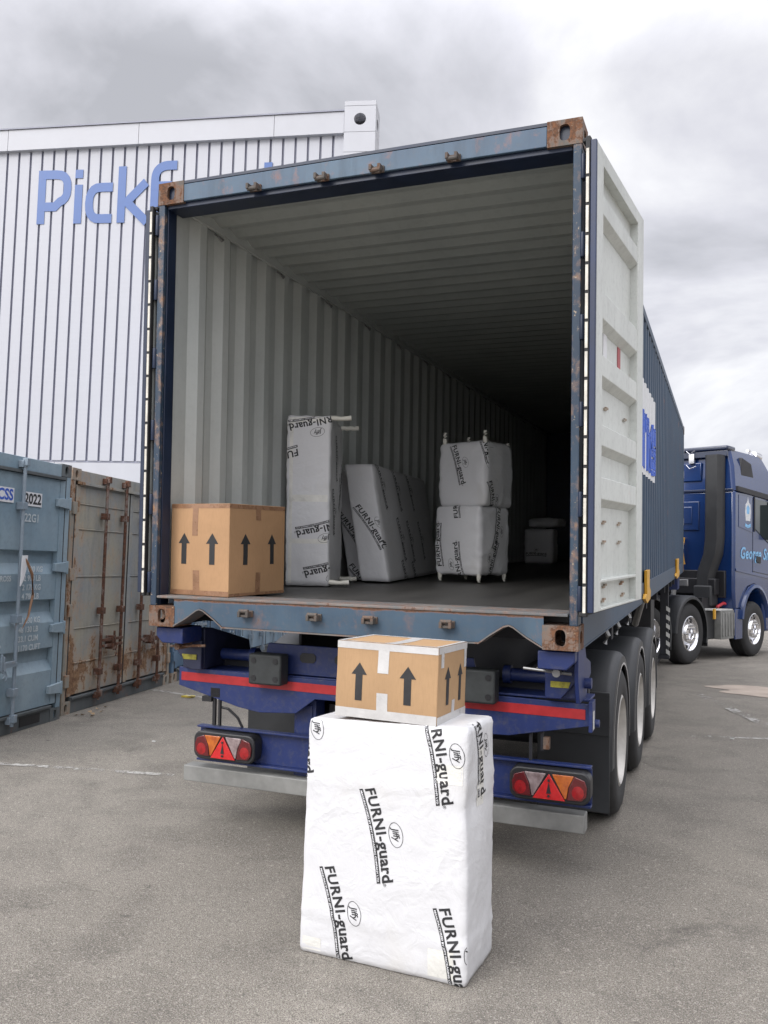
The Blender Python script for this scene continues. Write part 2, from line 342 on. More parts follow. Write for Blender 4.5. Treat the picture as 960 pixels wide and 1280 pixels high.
MTR = Matrix.Translation((0, 0, 1.20*math.cos(TH))) @ Matrix.Rotation(TH, 4, 'X')     # trailer frame: the deck climbs slightly towards the tractor
T = Matrix.Translation
K = 1.0394
SC = Matrix.Scale(K, 4)
def GP(x, y): return (1.855+(x-1.855)*K, -4.201+(y+4.201)*K)      # yard survey points, rescaled to the measured eye height of 1.58 m
def RZ(a): return Matrix.Rotation(R(a), 4, 'Z')

def text_mesh(s, size=1.0, offset=0.0, shear=0.0, spacing=1.0, maxlen=None):
    cu = bpy.data.curves.new('tmp', 'FONT'); cu.body = s; cu.size = size; cu.offset = offset; cu.shear = shear; cu.space_character = spacing
    cu.resolution_u = 3
    o = bpy.data.objects.new('tmp', cu); COL.objects.link(o)
    dg = bpy.context.evaluated_depsgraph_get(); me = bpy.data.meshes.new_from_object(o.evaluated_get(dg))
    bm = bmesh.new(); bm.from_mesh(me); bmesh.ops.triangulate(bm, faces=bm.faces)
    if maxlen:
        for _ in range(3):
            ed = [e for e in bm.edges if e.calc_length() > maxlen]
            if not ed: break
            bmesh.ops.subdivide_edges(bm, edges=ed, cuts=1); bmesh.ops.triangulate(bm, faces=bm.faces)
    bm.verts.index_update()
    v = [(p.co.x, p.co.y) for p in bm.verts]; f = [tuple(q.index for q in p.verts) for p in bm.faces]
    bm.free(); bpy.data.objects.remove(o); bpy.data.curves.remove(cu); bpy.data.meshes.remove(me)
    return v, f
def text_w(v): return max(p[0] for p in v)

# ------------------------------------------------------------------ ground
def ground():
    g = G(); n = 40; xs = [-400, -120, -40]+[-20+40*k/n for k in range(n+1)]+[40, 120, 400]
    ys = [-300, -80, -20]+[-10+40*k/n for k in range(n+1)]+[60, 150, 500]
    g.grid([[(x, y, 0) for x in xs] for y in ys])
    o = g.build('ground', 'asphalt'); tag(o, 'weathered grey brown asphalt yard', 'ground', kind='structure')
    def strip(a, b, w, mat, z=.004):
        a, b = Vector((*GP(*a), z)), Vector((*GP(*b), z)); d = (b-a).normalized(); s = Vector((-d.y, d.x, 0))*w/2
        q = G(); q.grid([[tuple(a-s+(b-a)*k/20), tuple(a+s+(b-a)*k/20)] for k in range(21)])
        return q.build('road_marking', mat)
    tag(strip((-3.35, .72), (-1.75, 1.08), .07, 'line'), 'faded white bay line across the yard left of the trailer', 'marking', kind='structure')
    tag(strip((-4.35, 4.36), (-2.6, 3.95), .07, 'line'), 'worn white bay line near the rusty container foot', 'marking', kind='structure')
    tag(strip((1.5, 4.55), (3.9, 5.3), .07, 'line2'), 'almost worn away white line right of the trailer wheels', 'marking', kind='structure')
    tag(strip((1.6, 7.6), (3.1, 3.1), .13, 'line2', .008), 'pale repaired crack running along the yard', 'marking', kind='structure')
    q = G(); c = Vector(GP(2.75, 8.35)); pts = []
    for k in range(36):
        a = 2*math.pi*k/36; rr = 1+.18*math.sin(3*a+1)+.1*math.sin(7*a)
        pts.append((c.x+1.15*rr*math.cos(a), c.y+.55*rr*math.sin(a), .006))
    q.add(pts, [tuple(range(36))]); tag(q.build('ground_patch', 'patch'), 'pale pinkish repair patch on the asphalt', 'ground', kind='structure')
ground()

# ------------------------------------------------------------------ warehouse
CAMP = Vector((1.855, -4.201, 1.522))
def warehouse():
    A = Vector((-16.03, 12.95, 0)); B = Vector((-7.12, 15.30, 0)); d = (B-A).normalized(); nrm = Vector((-d.y, d.x, 0))   # nrm points away from the camera
    M = Matrix((( d.x, nrm.x, 0, A.x), (d.y, nrm.y, 0, A.y), (0, 0, 1, .06), (0, 0, 0, 1)))
    t = thing('warehouse', 'white ribbed metal warehouse with blue lettering and a pierced corner tower', 'warehouse', M)
    Lf = (B-A).length; x0 = -7.0; zt0, zt1 = 4.0, 12.30
    def ztop(x): return 12.20+.30*(x/Lf)*.75
    p = .325; g = G(); x = x0; k = 0
    n = int((Lf-x0)/p)
    for k in range(n+1):
        xa = Lf-(k+1)*p+.062; xb = Lf-k*p
        if xa < x0: break
        g.add([(xa, 0, zt0), (xb, 0, zt0), (xb, 0, ztop(xb)), (xa, 0, ztop(xa))], [(0, 1, 2, 3)])
        g.add([(xa-.008, .055, zt0), (xa, 0, zt0), (xa, 0, ztop(xa)), (xa-.008, .055, ztop(xa))], [(0, 1, 2, 3)], 1)
        g.add([(xa-.052, .055, zt0), (xa-.008, .055, zt0), (xa-.008, .055, ztop(xa)), (xa-.052, .055, ztop(xa))], [(0, 1, 2, 3)], 1)
        g.add([(xa-.062, 0, zt0), (xa-.052, .055, zt0), (xa-.052, .055, ztop(xa)), (xa-.062, 0, ztop(xa))], [(0, 1, 2, 3)], 1)
    g.build('ribbed_wall', ['clad', 'groove'], t, recalc=False)
    q = G()
    q.box(x0, Lf, .02, .26, 3.96, 4.0); q.build('drip_flashing', 'groove', t)
    q = G(); xx = x0
    while xx < Lf: q.box(xx, min(xx+2.95, Lf), -.01, .25, -.06, 3.95); xx += 2.965
    q.build('plinth_wall', 'clad_flat', t)
    q = G(); xx = x0; st = 3.6
    while xx < Lf-.01:
        xb = min(xx+st, Lf)
        q.add([(xx, -.12, ztop(xx)), (xb-.012, -.12, ztop(xb)), (xb-.012, -.12, ztop(xb)+.56), (xx, -.12, ztop(xx)+.56),
               (xx, .3, ztop(xx)), (xb-.012, .3, ztop(xb)), (xb-.012, .3, ztop(xb)+.56), (xx, .3, ztop(xx)+.56)],
              [(0, 1, 2, 3), (3, 2, 6, 7), (0, 4, 5, 1), (1, 5, 6, 2), (0, 3, 7, 4)])
        xx = xb
    q.build('parapet', 'clad_flat', t)
    q = G(); q.add([(x0, -.15, ztop(x0)+.56), (Lf, -.15, ztop(Lf)+.56), (Lf, -.15, ztop(Lf)+.60), (x0, -.15, ztop(x0)+.60), (x0, .33, ztop(x0)+.6), (Lf, .33, ztop(Lf)+.6)],
                   [(0, 1, 2, 3), (3, 2, 5, 4)]); q.build('parapet_coping', 'groove', t)
    # corner tower with round openings
    w = .80; tx0, tx1, ty0, ty1 = Lf, Lf+w, -.16, .62; zb = ztop(Lf)+.80
    def holed(P, wd, z0, z1, cz, r, g):        # front plate with a round hole; P(u, z, d)
        n = 32; cx = wd/2; ring = [(cx+r*math.cos(2*math.pi*k/n), cz+r*math.sin(2*math.pi*k/n)) for k in range(n)]
        outer = []
        for k in range(n):
            a = 2*math.pi*k/n; c, s_ = math.cos(a), math.sin(a); sx = (cx)/abs(c) if abs(c) > 1e-6 else 1e9
            sz = ((z1-cz) if s_ > 0 else (cz-z0))/abs(s_) if abs(s_) > 1e-6 else 1e9; m_ = min(sx, sz)
            outer.append((cx+c*m_, cz+s_*m_))
        vs = [P(*q_, 0) for q_ in outer]+[P(*q_, 0) for q_ in ring]+[P(*q_, .25) for q_ in ring]
        g.add(vs, [(k, (k+1) % n, n+(k+1) % n, n+k) for k in range(n)]+[(n+k, n+(k+1) % n, 2*n+(k+1) % n, 2*n+k) for k in range(n)])
        for cu, cz_ in ((0, z0), (wd, z0), (wd, z1), (0, z1)):
            best = sorted(range(n), key=lambda k: (outer[k][0]-cu)**2+(outer[k][1]-cz_)**2)[:2]
            g.add([P(cu, cz_, 0), P(*outer[best[0]], 0), P(*outer[best[1]], 0)], [(0, 1, 2)])
    g = G(); hz = zb-.62
    holed(lambda u, z, d_: (tx0+u, ty0+d_, z), w, zb-.80, zb-.13, zb-.47, .155, g)
    holed(lambda u, z, d_: (tx1-d_, ty0+u, z), ty1-ty0, zb-.80, zb-.13, zb-.47, .15, g)
    for a_, b_ in ((zb-.12, zb), (zb-1.32, zb-.81), (zb-1.95, zb-1.33), (0, zb-1.96)):
        g.add([(tx0, ty0, a_), (tx1, ty0, a_), (tx1, ty0, b_), (tx0, ty0, b_), (tx1, ty1, a_), (tx1, ty1, b_), (tx0, ty1, a_), (tx0, ty1, b_)],
              [(0, 1, 2, 3), (1, 4, 5, 2), (4, 6, 7, 5), (6, 0, 3, 7)])
    g.add([(tx0, ty0, zb), (tx1, ty0, zb), (tx1, ty1, zb), (tx0, ty1, zb)], [(0, 1, 2, 3)])
    g.add([(tx0, ty1, zb-.8), (tx1, ty1, zb-.8), (tx1, ty1, zb), (tx0, ty1, zb)], [(0, 1, 2, 3)])
    g.add([(tx0, ty0, zb-.8), (tx0, ty1, zb-.8), (tx0, ty1, zb), (tx0, ty0, zb)], [(0, 1, 2, 3)])
    g.build('corner_tower', 'clad_flat', t, recalc=False)
    q = G(); q.box(tx0+.02, tx1-.02, ty0+.02, ty1-.02, .1, zb-.82); q.build('tower_core', 'groove', t)
    q = G(); q.prism([(Lf+.6, 0), (Lf+1.35, 0), (Lf+1.35, 10.9), (Lf+.8, 11.55), (Lf+.6, 11.55)], 'y', .66, 18); q.build('side_wall', 'clad_flat', t)
    q = G(); q.box(x0, Lf+.6, .4, 18, 11.6, 12.0); q.box(x0, x0+.1, .4, 18, 0, 11.6); q.box(x0, Lf, 17.9, 18, 0, 11.6); q.build('roof', 'roofing', t)
    # lettering, drawn as thick strokes
    H = 1.275; HZ = 1.45; X0 = 1.05; Z0 = 10.24; W_ = .165
    def arc(cx, cz, rx, rz, a0, a1, n=10, p=2.6):
        o = []
        for k in range(n+1):
            a = R(a0+(a1-a0)*k/n); c, s_ = math.cos(a), math.sin(a)
            o.append((cx+rx*math.copysign(abs(c)**(2/p), c), cz+rz*math.copysign(abs(s_)**(2/p), s_)))
        return o
    h2 = W_/2
    def letters():
        L_ = []; x = 0
        L_.append([(x+h2, 0), (x+h2, 1-.0)]); L_.append([(x+h2, 1-h2), (x+.38, 1-h2)]+arc(x+.38, .66, .26, 1-h2-.66, 90, -90)[1:-1]+[(x+.38, .32), (x+h2, .32)]); x = .80
        L_.append([(x+h2, 0), (x+h2, .72)]); L_.append([(x+h2, .84), (x+h2, 1.0)]); x = 1.04
        L_.append([(x+.58, .745-h2), (x+.34, .745-h2)]+arc(x+.34, .37, .26, .375-h2, 90, 270)[1:-1]+[(x+.34, 0+h2), (x+.58, h2)]); x = 1.73
        L_.append([(x+h2, 0), (x+h2, 1.04)]); L_.append([(x+.60, .74), (x+.20, .38), (x+.64, -.0)]); x = 2.43
        L_.append([(x+h2, 0), (x+h2, .74)]+arc(x+.40, .76, .40-h2, .36-h2, 180, 90)+[(x+.54, 1.12-h2)]); L_.append([(x, .66), (x+.44, .66)]); x = 3.04
        L_.append(arc(x+.33, .37, .33-h2, .375-h2, 0, 360, 24)); x = 3.85
        L_.append([(x+h2, 0), (x+h2, .745-h2)]); L_.append([(x+h2, .745-h2), (x+.40, .745-h2)]); x = 4.33
        L_.append([(x+.62-h2, 0), (x+.62-h2, 1.04)]); L_.append([(x+.62-h2, .745-h2), (x+.34, .745-h2)]+arc(x+.34, .37, .26, .375-h2, 90, 270)[1:-1]+[(x+.34, h2), (x+.62-h2, h2)]); x = 5.10
        L_.append([(x+.52, .745-h2), (x+.22, .745-h2)]+arc(x+.22, .56, .15, .10, 90, 270, 6)[1:-1]+[(x+.34, .42)]+arc(x+.34, .24, .17, .16, 90, -90, 6)[1:-1]+[(x+.34, h2), (x, h2)])
        return L_
    g = G(); lay = 0
    for st_ in letters():
        pts = [Vector(p_) for p_ in st_]; n = len(pts); lay += 1; yo = -.012-.0015*lay; closed = (pts[0]-pts[-1]).length < 1e-4
        L1, R1 = [], []
        for k in range(n):
            if closed: a_, b_ = pts[(k-1) if k else n-2], pts[(k+1) if k < n-1 else 1]
            else: a_, b_ = pts[max(k-1, 0)], pts[min(k+1, n-1)]
            d1 = (pts[k]-a_).normalized() if (pts[k]-a_).length > 1e-6 else (b_-pts[k]).normalized()
            d2 = (b_-pts[k]).normalized() if (b_-pts[k]).length > 1e-6 else d1
            nn = (Vector((-d1.y, d1.x))+Vector((-d2.y, d2.x))).normalized(); c_ = max(.45, nn.dot(Vector((-d1.y, d1.x))))
            L1.append(pts[k]+nn*h2/c_); R1.append(pts[k]-nn*h2/c_)
        f = lambda q_, y: (X0+q_.x*H, y, Z0+q_.y*HZ)
        g.grid([[f(a_, yo), f(b_, yo)] for a_, b_ in zip(L1, R1)])
        g.grid([[f(a_, yo), f(a_, -.002)] for a_ in L1]); g.grid([[f(a_, yo), f(a_, -.002)] for a_ in R1])
    o = g.build('lettering', 'sign_blue', t, recalc=False)
    o['label'] = 'large blue company name letters on the ribbed wall'
warehouse()

# ------------------------------------------------------------------ container pieces
def casting_mesh(g, cx, cy, cz, w=.178, l=.162, h=.118, sx=1, mi=0, dark=1):
    """hollow corner block with oval holes in its faces; cx,cy,cz = low corner"""
    n = 24; X0, X1, Y0, Y1, Z0, Z1 = cx, cx+l, cy, cy+w, cz, cz+h; tk = .022
    def face(P, wd, hg, rx, rz):
        cu, cv = wd/2, hg/2; vs = []
        for k in range(n):
            a = 2*math.pi*(k+.5)/n; c, s_ = math.cos(a), math.sin(a); m_ = min(cu/abs(c), cv/abs(s_)); vs.append((cu+c*m_, cv+s_*m_))
        for k in range(n):
            a = 2*math.pi*(k+.5)/n; vs.append((cu+rx*math.copysign(abs(math.cos(a))**.7, math.cos(a)), cv+rz*math.copysign(abs(math.sin(a))**.7, math.sin(a))))
        V = [P(u, v, 0) for u, v in vs]+[P(u, v, tk) for u, v in vs[n:]]
        g.add(V, [(k, (k+1) % n, n+(k+1) % n, n+k) for k in range(n)]+[(n+k, n+(k+1) % n, 2*n+(k+1) % n, 2*n+k) for k in range(n)], mi)
        for a_, b_ in ((0, 0), (wd, 0), (wd, hg), (0, hg)):
            bs = sorted(range(n), key=lambda k: (vs[k][0]-a_)**2+(vs[k][1]-b_)**2)[:2]
            g.add([P(a_, b_, 0), P(*vs[bs[0]], 0), P(*vs[bs[1]], 0)], [(0, 1, 2)], mi)
    face(lambda u, v, d: (X0+u, Y0+d, Z0+v), l, h, .026, .040)
    face(lambda u, v, d: (X0+u, Y1-d, Z0+v), l, h, .026, .040)
    face(lambda u, v, d: (X0+d, Y0+u, Z0+v), w, h, .038, .030)
    face(lambda u, v, d: (X1-d, Y0+u, Z0+v), w, h, .038, .030)
    for z in (Z0, Z1): g.add([(X0, Y0, z), (X1, Y0, z), (X1, Y1, z), (X0, Y1, z)], [(0, 1, 2, 3)], mi)

def corr(length, pitch=.278, depth=.036, flat=.072, off=.0):
    """corrugation profile: list of (s, d)"""
    sl = (pitch-2*flat)/2; pts = []; s = off
    pts.append((0, 0)); 
    while s+pitch <= length-.02:
        pts += [(s, 0), (s+sl, depth), (s+sl+flat, depth), (s+2*sl+flat, 0)]; s += pitch
    pts.append((length, 0)); o = []
    for p in pts:
        if not o or p[0]-o[-1][0] > 1e-4: o.append(p)
    return o

CH = 2.591; CW = 1.219; CL = 12.192
def main_container():
    t = thing('shipping_container', 'long dark blue shipping container on the trailer, rear doors swung open', 'shipping container', MTR)
    # side panels: blue skin outside, pale skin inside
    for s in (-1, 1):
        prof = corr(CL-.27, off=.20); zz = [.16, .9, 1.7, 2.49]
        g = G()
        for mi, dx in ((0, 0.0), (1, .004)):
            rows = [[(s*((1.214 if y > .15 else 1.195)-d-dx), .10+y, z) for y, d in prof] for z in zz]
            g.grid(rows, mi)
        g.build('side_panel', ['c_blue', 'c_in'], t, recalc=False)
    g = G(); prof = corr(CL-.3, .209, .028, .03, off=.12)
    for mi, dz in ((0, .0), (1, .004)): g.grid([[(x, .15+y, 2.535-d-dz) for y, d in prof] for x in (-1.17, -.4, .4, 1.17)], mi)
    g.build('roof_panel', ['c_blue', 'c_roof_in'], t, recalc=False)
    g = G(); g.box(-1.21, 1.21, CL-.19, CL-.145, .02, 2.56); g.build('front_wall', 'c_navy', t)  # dark navy here paints in the dimness at the far end
    for s in (-1, 1):
        g = G(); g.box(s*1.16 if s > 0 else -1.219, 1.219 if s > 0 else -1.16, .178, CL-.178, 2.49, 2.565); g.build('top_rail', 'c_blue', t, .004)
        g = G(); a, b = (1.165, 1.216) if s > 0 else (-1.216, -1.165); g.box(a, b, .178, CL-.178, .0, .162)
        g.box(min(a, b)-.0+(.0 if s > 0 else .0), max(a, b), .178, CL-.178, -.012, .0); g.build('bottom_rail', 'c_blue', t, .003)
    for s in (-1, 1):
        g = G(); a, b = sorted((s*1.155, s*1.176)); g.box(a, b, .18, CL-.2, 2.465, 2.53); g.build('top_rail_lining', 'c_in', t)
    g = G(); g.box(-1.165, 1.165, .17, CL-.12, .12, .165); g.build('floor', 'floor_in', t)
    g = G()
    for k in range(38): g.box(-1.16, 1.16, .4+k*.305, .46+k*.305, .0, .118)
    g.build('underframe', 't_dark', t)
    # rear frame
    for s in (-1, 1):
        g = G(); a, b = sorted((s*1.178, s*1.219)); g.box(a, b, 0.0, .03, .118, 2.45); g.build('rear_post_edge', 'c_post', t, .004)
        g = G(); a, b = sorted((s*1.172, s*1.217)); g.box(a, b, .032, .115, .118, 2.45); g.build('rear_post', 'c_navy', t, .004)
        g = G(); a, b = sorted((s*1.10, s*1.217)); g.box(a, b, CL-.14, CL-.01, .118, 2.47); g.build('front_post', 'c_blue', t, .004)
    g = G(); g.prism([(-1.05, 2.553), (1.05, 2.553), (1.05, 2.452), (-1.05, 2.452)], 'y', .0, .02); g.build('door_header', 'c_front', t, .004)
    g = G(); g.box(-1.172, 1.172, .022, .17, 2.425, 2.56); g.build('header_box', 'c_navy', t, .003)
    g = G(); g.box(-1.055, 1.055, .0, .16, 2.556, 2.572); g.build('header_flashing', 'c_navy', t)
    # sill with the two raised notches
    low = [(-1.055, .012), (-.97, .06), (-.905, .105), (-.885, .112), (-.86, .105), (-.79, .06), (-.735, .018), (0, .014), (.735, .018), (.79, .06), (.86, .105), (.885, .112), (.905, .105), (.97, .06), (1.055, .012)]
    g = G(); top = [(p[0], .160) for p in low]
    for a in range(len(low)-1):
        q = [low[a], low[a+1], top[a+1], top[a]]; g.prism(q, 'y', 0, .012)
    g.build('door_sill', 'c_sill', t)
    g = G(); g.grid([[(p[0], y, p[1]-.001) for p in low] for y in (.0, .16)]); g.grid([[(p[0], y, p[1]-.009) for p in low] for y in (-.006, .16)])
    g.grid([[(p[0], -.006, p[1]-d) for p in low] for d in (.001, .009)])
    g.build('sill_flange', 'floor_edge', t, recalc=False)
    g = G(); g.box(-1.172, 1.172, -.004, .24, .161, .175); g.build('threshold_plate', 'floor_edge', t, .003)
    for zc in (0, CH-.145):
        for s in (-1, 1):
            for y in (0, CL-.178):
                g = G(); casting_mesh(g, -1.222 if s < 0 else 1.222-.172, y-.003, zc, l=.172, h=.118 if zc == 0 else .128)
                g.build('corner_casting', 'casting', t, recalc=True)
    # keeper lugs on header and sill
    for x in (-.573, -.158, .161, .578):
        for z, up in ((2.462, 1), (.098, -1)):
            g = G(); g.box(x-.035, x+.035, -.012, .002, z-.018, z+.018); g.box(x-.033, x-.018, -.06, -.01, z-.017, z+.014); g.box(x+.014, x+.03, -.055, -.01, z-.017, z+.014)
            g.box(x-.02, x+.016, -.05, -.038, z-.017, z-.004); g.cyl((x-.03, -.045, z-.016*up), (x+.028, -.045, z-.016*up), .011, n=8)
            if up < 0: g.box(x-.04, x-.03, -.03, 0, z-.014, z+.012)
            g.build('lock_keeper', 'lug', t, .002)
    # lashing rings inside
    for k in range(14):
        y = .55+k*.834
        for z in (2.44,):
            g = G(); pts = [(-1.165+.02*math.sin(a), y+.02*math.cos(a), z-.0+.0*a) for a in [0, 1, 2, 3]]
            g.tube([(-1.17, y-.03, z+.01), (-1.14, y-.03, z-.015), (-1.135, y, z-.035), (-1.14, y+.03, z-.015), (-1.17, y+.03, z+.01)], .006, 6); g.build('lashing_ring', 'steel', t)
    # doors
    def door(s):
        hx = s*1.249; ang = R(6.0 if s > 0 else 1.2)
        # local door frame: u along the leaf, w = outward (towards +x side for s>0)
        M = T((hx, -.055 if s > 0 else .0, .19)) @ Matrix.Rotation(-ang*s, 4, 'Z')
        if s < 0: M = M @ Matrix.Scale(1, 4)
        d = bpy.data.objects.new('door', None); COL.objects.link(d); d.parent = t; d.matrix_local = M
        L_ = 1.15; Hh = 2.235
        o0, o1 = (0, .052) if s > 0 else (-.052, 0)
        ins = o1 if s > 0 else o0          # inner face looks away from the container when swung right round
        def bx(g, a, b, y0, y1, z0, z1, mi=0):
            a, b = (a, b) if s > 0 else (-b, -a); g.box(a, b, y0, y1, z0, z1, mi)
        g = G(); bx(g, .0, .006, .03, L_-.03, .03, Hh-.03)       # skin at the back
        for y0, y1 in ((0.012, .14), (L_-.16, L_)): bx(g, .0, .05, y0, y1, 0, Hh)
        bx(g, .0, .05, .14, L_-.16, Hh-.075, Hh); bx(g, 0, .012, .14, L_-.16, 0, .135); bx(g, .0, .05, .14, L_-.16, .135, .150); bx(g, .0, .05, .14, L_-.16, 0, .012)
        g.build('door_leaf', 'c_door_in', d, .004)
        g = G()
        for z0, z1 in ((1.93, 2.02), (1.42, 1.55), (1.14, 1.24), (.80, .90), (.54, .645)):
            a0, a1 = (.006, .047) if s > 0 else (-.047, -.006)
            p = [(.006, z0-.035), (.047, z0), (.047, z1), (.006, z1+.012)]
            p = [(q[0]*(1 if s > 0 else -1), q[1]) for q in p]; g.prism(p, 'y', .141, L_-.161)
        g.build('door_rib', 'c_door_in', d, .003)
        g = G(); bx(g, .023, .051, -.012, .010, 0, Hh); g.build('door_edge', 'c_navy' if s < 0 else 'c_edge', d, .003)
        g = G(); bx(g, .0, .022, -.016, .02, -.02, Hh+.02); bx(g, -.02, .0, 0, L_, -.02, 0); bx(g, -.02, .0, 0, L_, Hh, Hh+.02); g.build('gasket', 'gasket', d, .004)
        g = G(); z = .0
        while z < Hh-.05:
            zz = min(z+.135+.01*rnd.random(), Hh); bx(g, .004, .017, -.020, -.0155, z, zz-.016); z = zz
        g.build('gasket_strip', 'strip', d)
        for (y, z) in ((.32, .10), (.72, .10), (.30, .03), (.75, .035), (.32, .42), (.68, .42), (.32, .32), (.68, .32), (.35, 1.0), (.8, 1.0)):
            f = .012 if z < .13 else .006; g = G()
            bx(g, f, f+.010, y, y+.04, z, z+.010); bx(g, f, f+.010, y+.03, y+.075, z+.009, z+.02)
            g.build('bolt', 's_beige', d)
        for a_, b_, c_, e_, m_ in ((.16, .20, 1.265, 1.38, 'wink'), (.33, .41, 1.265, 1.39, 'wink'), (.66, .73, 1.27, 1.385, 'red_tape')):
            g = G(); bx(g, .0075, .009, a_, b_, c_, e_); g.build('door_sticker', m_, d)
        if s < 0:
            pass
        return d
    door(1); door(-1)
    for s in (-1, 1):
        for z in (.25, .70, 1.13, 1.55, 1.95, 2.33):
            g = G(); a, b = sorted((s*1.2195, s*1.2485)); g.box(a, b, .006, .05, z-.055, z+.055); g.cyl((s*1.226, .0, z-.06), (s*1.226, .0, z+.06), .012, n=10)
            g.build('hinge', 'c_navy', t, .003)
    # lettering panel on the right flank, following the corrugation
    prof = corr(CL-.27, off=.20)
    def flank(y):
        y -= .10
        for (a, da), (b, db) in zip(prof, prof[1:]):
            if a <= y <= b: return da+(db-da)*(y-a)/(b-a)
        return 0
    g = G(); ys = sorted({1.6+k*.02 for k in range(180)} | {.10+p[0] for p in prof if 1.6 < .10+p[0] < 5.2}); ys = [y for y in ys if y <= 5.2]
    g.grid([[(1.217-flank(y), y, z) for y in ys] for z in (1.12, 1.94)])
    g.build('logo_panel', 'logo_white', t, recalc=False)
    v, f = text_mesh('kins', 1.0, .05, 0, .95, .03); g = G(); w = text_w(v)
    sc = 3.0/w; zs = .95
    g.add([(1.225-flank(2.15+p[0]*sc), 2.15+p[0]*sc, 1.22+p[1]*zs*.95) for p in v], f)
    g.build('logo_lettering', 'logo_blue', t, recalc=False)
    for k in range(5):
        g = G(); z = 2.2-k*.42; g.box(1.2195, 1.221, CL-.12, CL-.05, z-.12, z); g.build('marking_label', 'zebra', t)
    for y in (3.60, 9.0):
        g = G(); q_ = 3.2 if y < 5 else 5.5; p = [(y+(a_+.1)*q_, b_) for a_, b_ in ((-.05, .27), (.05, .27), (.04, .12), (.09, .07), (.07, .0), (-.03, -.02), (-.1, .03), (-.08, .07), (-.04, .06))]
        g.prism(p, 'x', 1.219, 1.245); g.build('lashing_hook', 'yellow', t, .003)
    return t
main_container()

# ------------------------------------------------------------------ trailer
def wheel(parent, x, y, z, r=.515, w=.37, rimm='rim', rr=.29, deep=.09, conv=False, outer=1):
    """tyre with its outer sidewall at x; rim inside"""
    g = G(); s = -outer; prof = [(rr, .0), (rr+.02, -.012*s), (r-.06, -.012*s), (r-.025, .004*s), (r-.006, .035*s), (r, .06*s), (r-.008, .1*s), (r, .105*s), (r, .17*s), (r-.01, .175*s), (r-.01, .19*s), (r, .195*s), (r, (w-.06)*s), (r-.03, (w-.01)*s), (rr, w*s)]
    prof = [(a, b) for a, b in prof]; g.lathe(prof, 48); n = 96
    for k in range(n):      # tread blocks
        a = 2*math.pi*k/n; M = Matrix.Rotation(a, 4, 'X'); xa, xb = sorted((.045*s, .095*s)); g.box(xa, xb, -.012, .010, r-.006, r+.005, 0, M); xa, xb = sorted(((w-.1)*s, (w-.05)*s)); g.box(xa, xb, -.012, .010, r-.006, r+.005, 0, M)
    wh = bpy.data.objects.new('wheel', None); COL.objects.link(wh); wh.parent = parent; wh.location = (x, y, z)
    g.build('tyre', 'rubber', wh, smooth=50, recalc=True)
    g = G()
    if conv:   # steering wheel type: dish stands out to a hub
        g.lathe([(rr+.004, -.004*s), (rr-.012, -.012*s), (rr-.03, .012*s), (rr-.045, .06*s), (.205, .055*s), (.185, .01*s), (.175, -.012*s), (.10, -.016*s), (.092, .0), (.088, .03*s), (.0, .03*s)], 48)
    else:
        g.lathe([(rr+.004, -.004*s), (rr-.012, -.012*s), (rr-.03, .012*s), (rr-.055, deep*s), (.20, (deep+.03)*s), (.14, (deep+.035)*s), (.13, (deep-.03)*s), (.11, (deep-.05)*s), (.0, (deep-.05)*s)], 48)
    g.build('rim', rimm, wh, smooth=35)
    g = G(); rb = .14 if conv else .168; d0 = -.014 if conv else deep
    for k in range(10):
        a = 2*math.pi*k/10; g.cyl((d0*s+.02*s, rb*math.cos(a), rb*math.sin(a)), (d0*s-.022*s, rb*math.cos(a), rb*math.sin(a)), .014, n=6)
    g.build('wheel_nuts', 'steel', wh)
    if conv:
        for k in range(10):
            g = G(); a = 2*math.pi*(k+.5)/10; c = Vector((.052*s, .225*math.cos(a), .225*math.sin(a))); g.cyl(c+Vector((-.003*s, 0, 0)), c+Vector((.02*s, 0, 0)), .026, n=12); g.build('rim_hole', 'black', wh)
    return wh

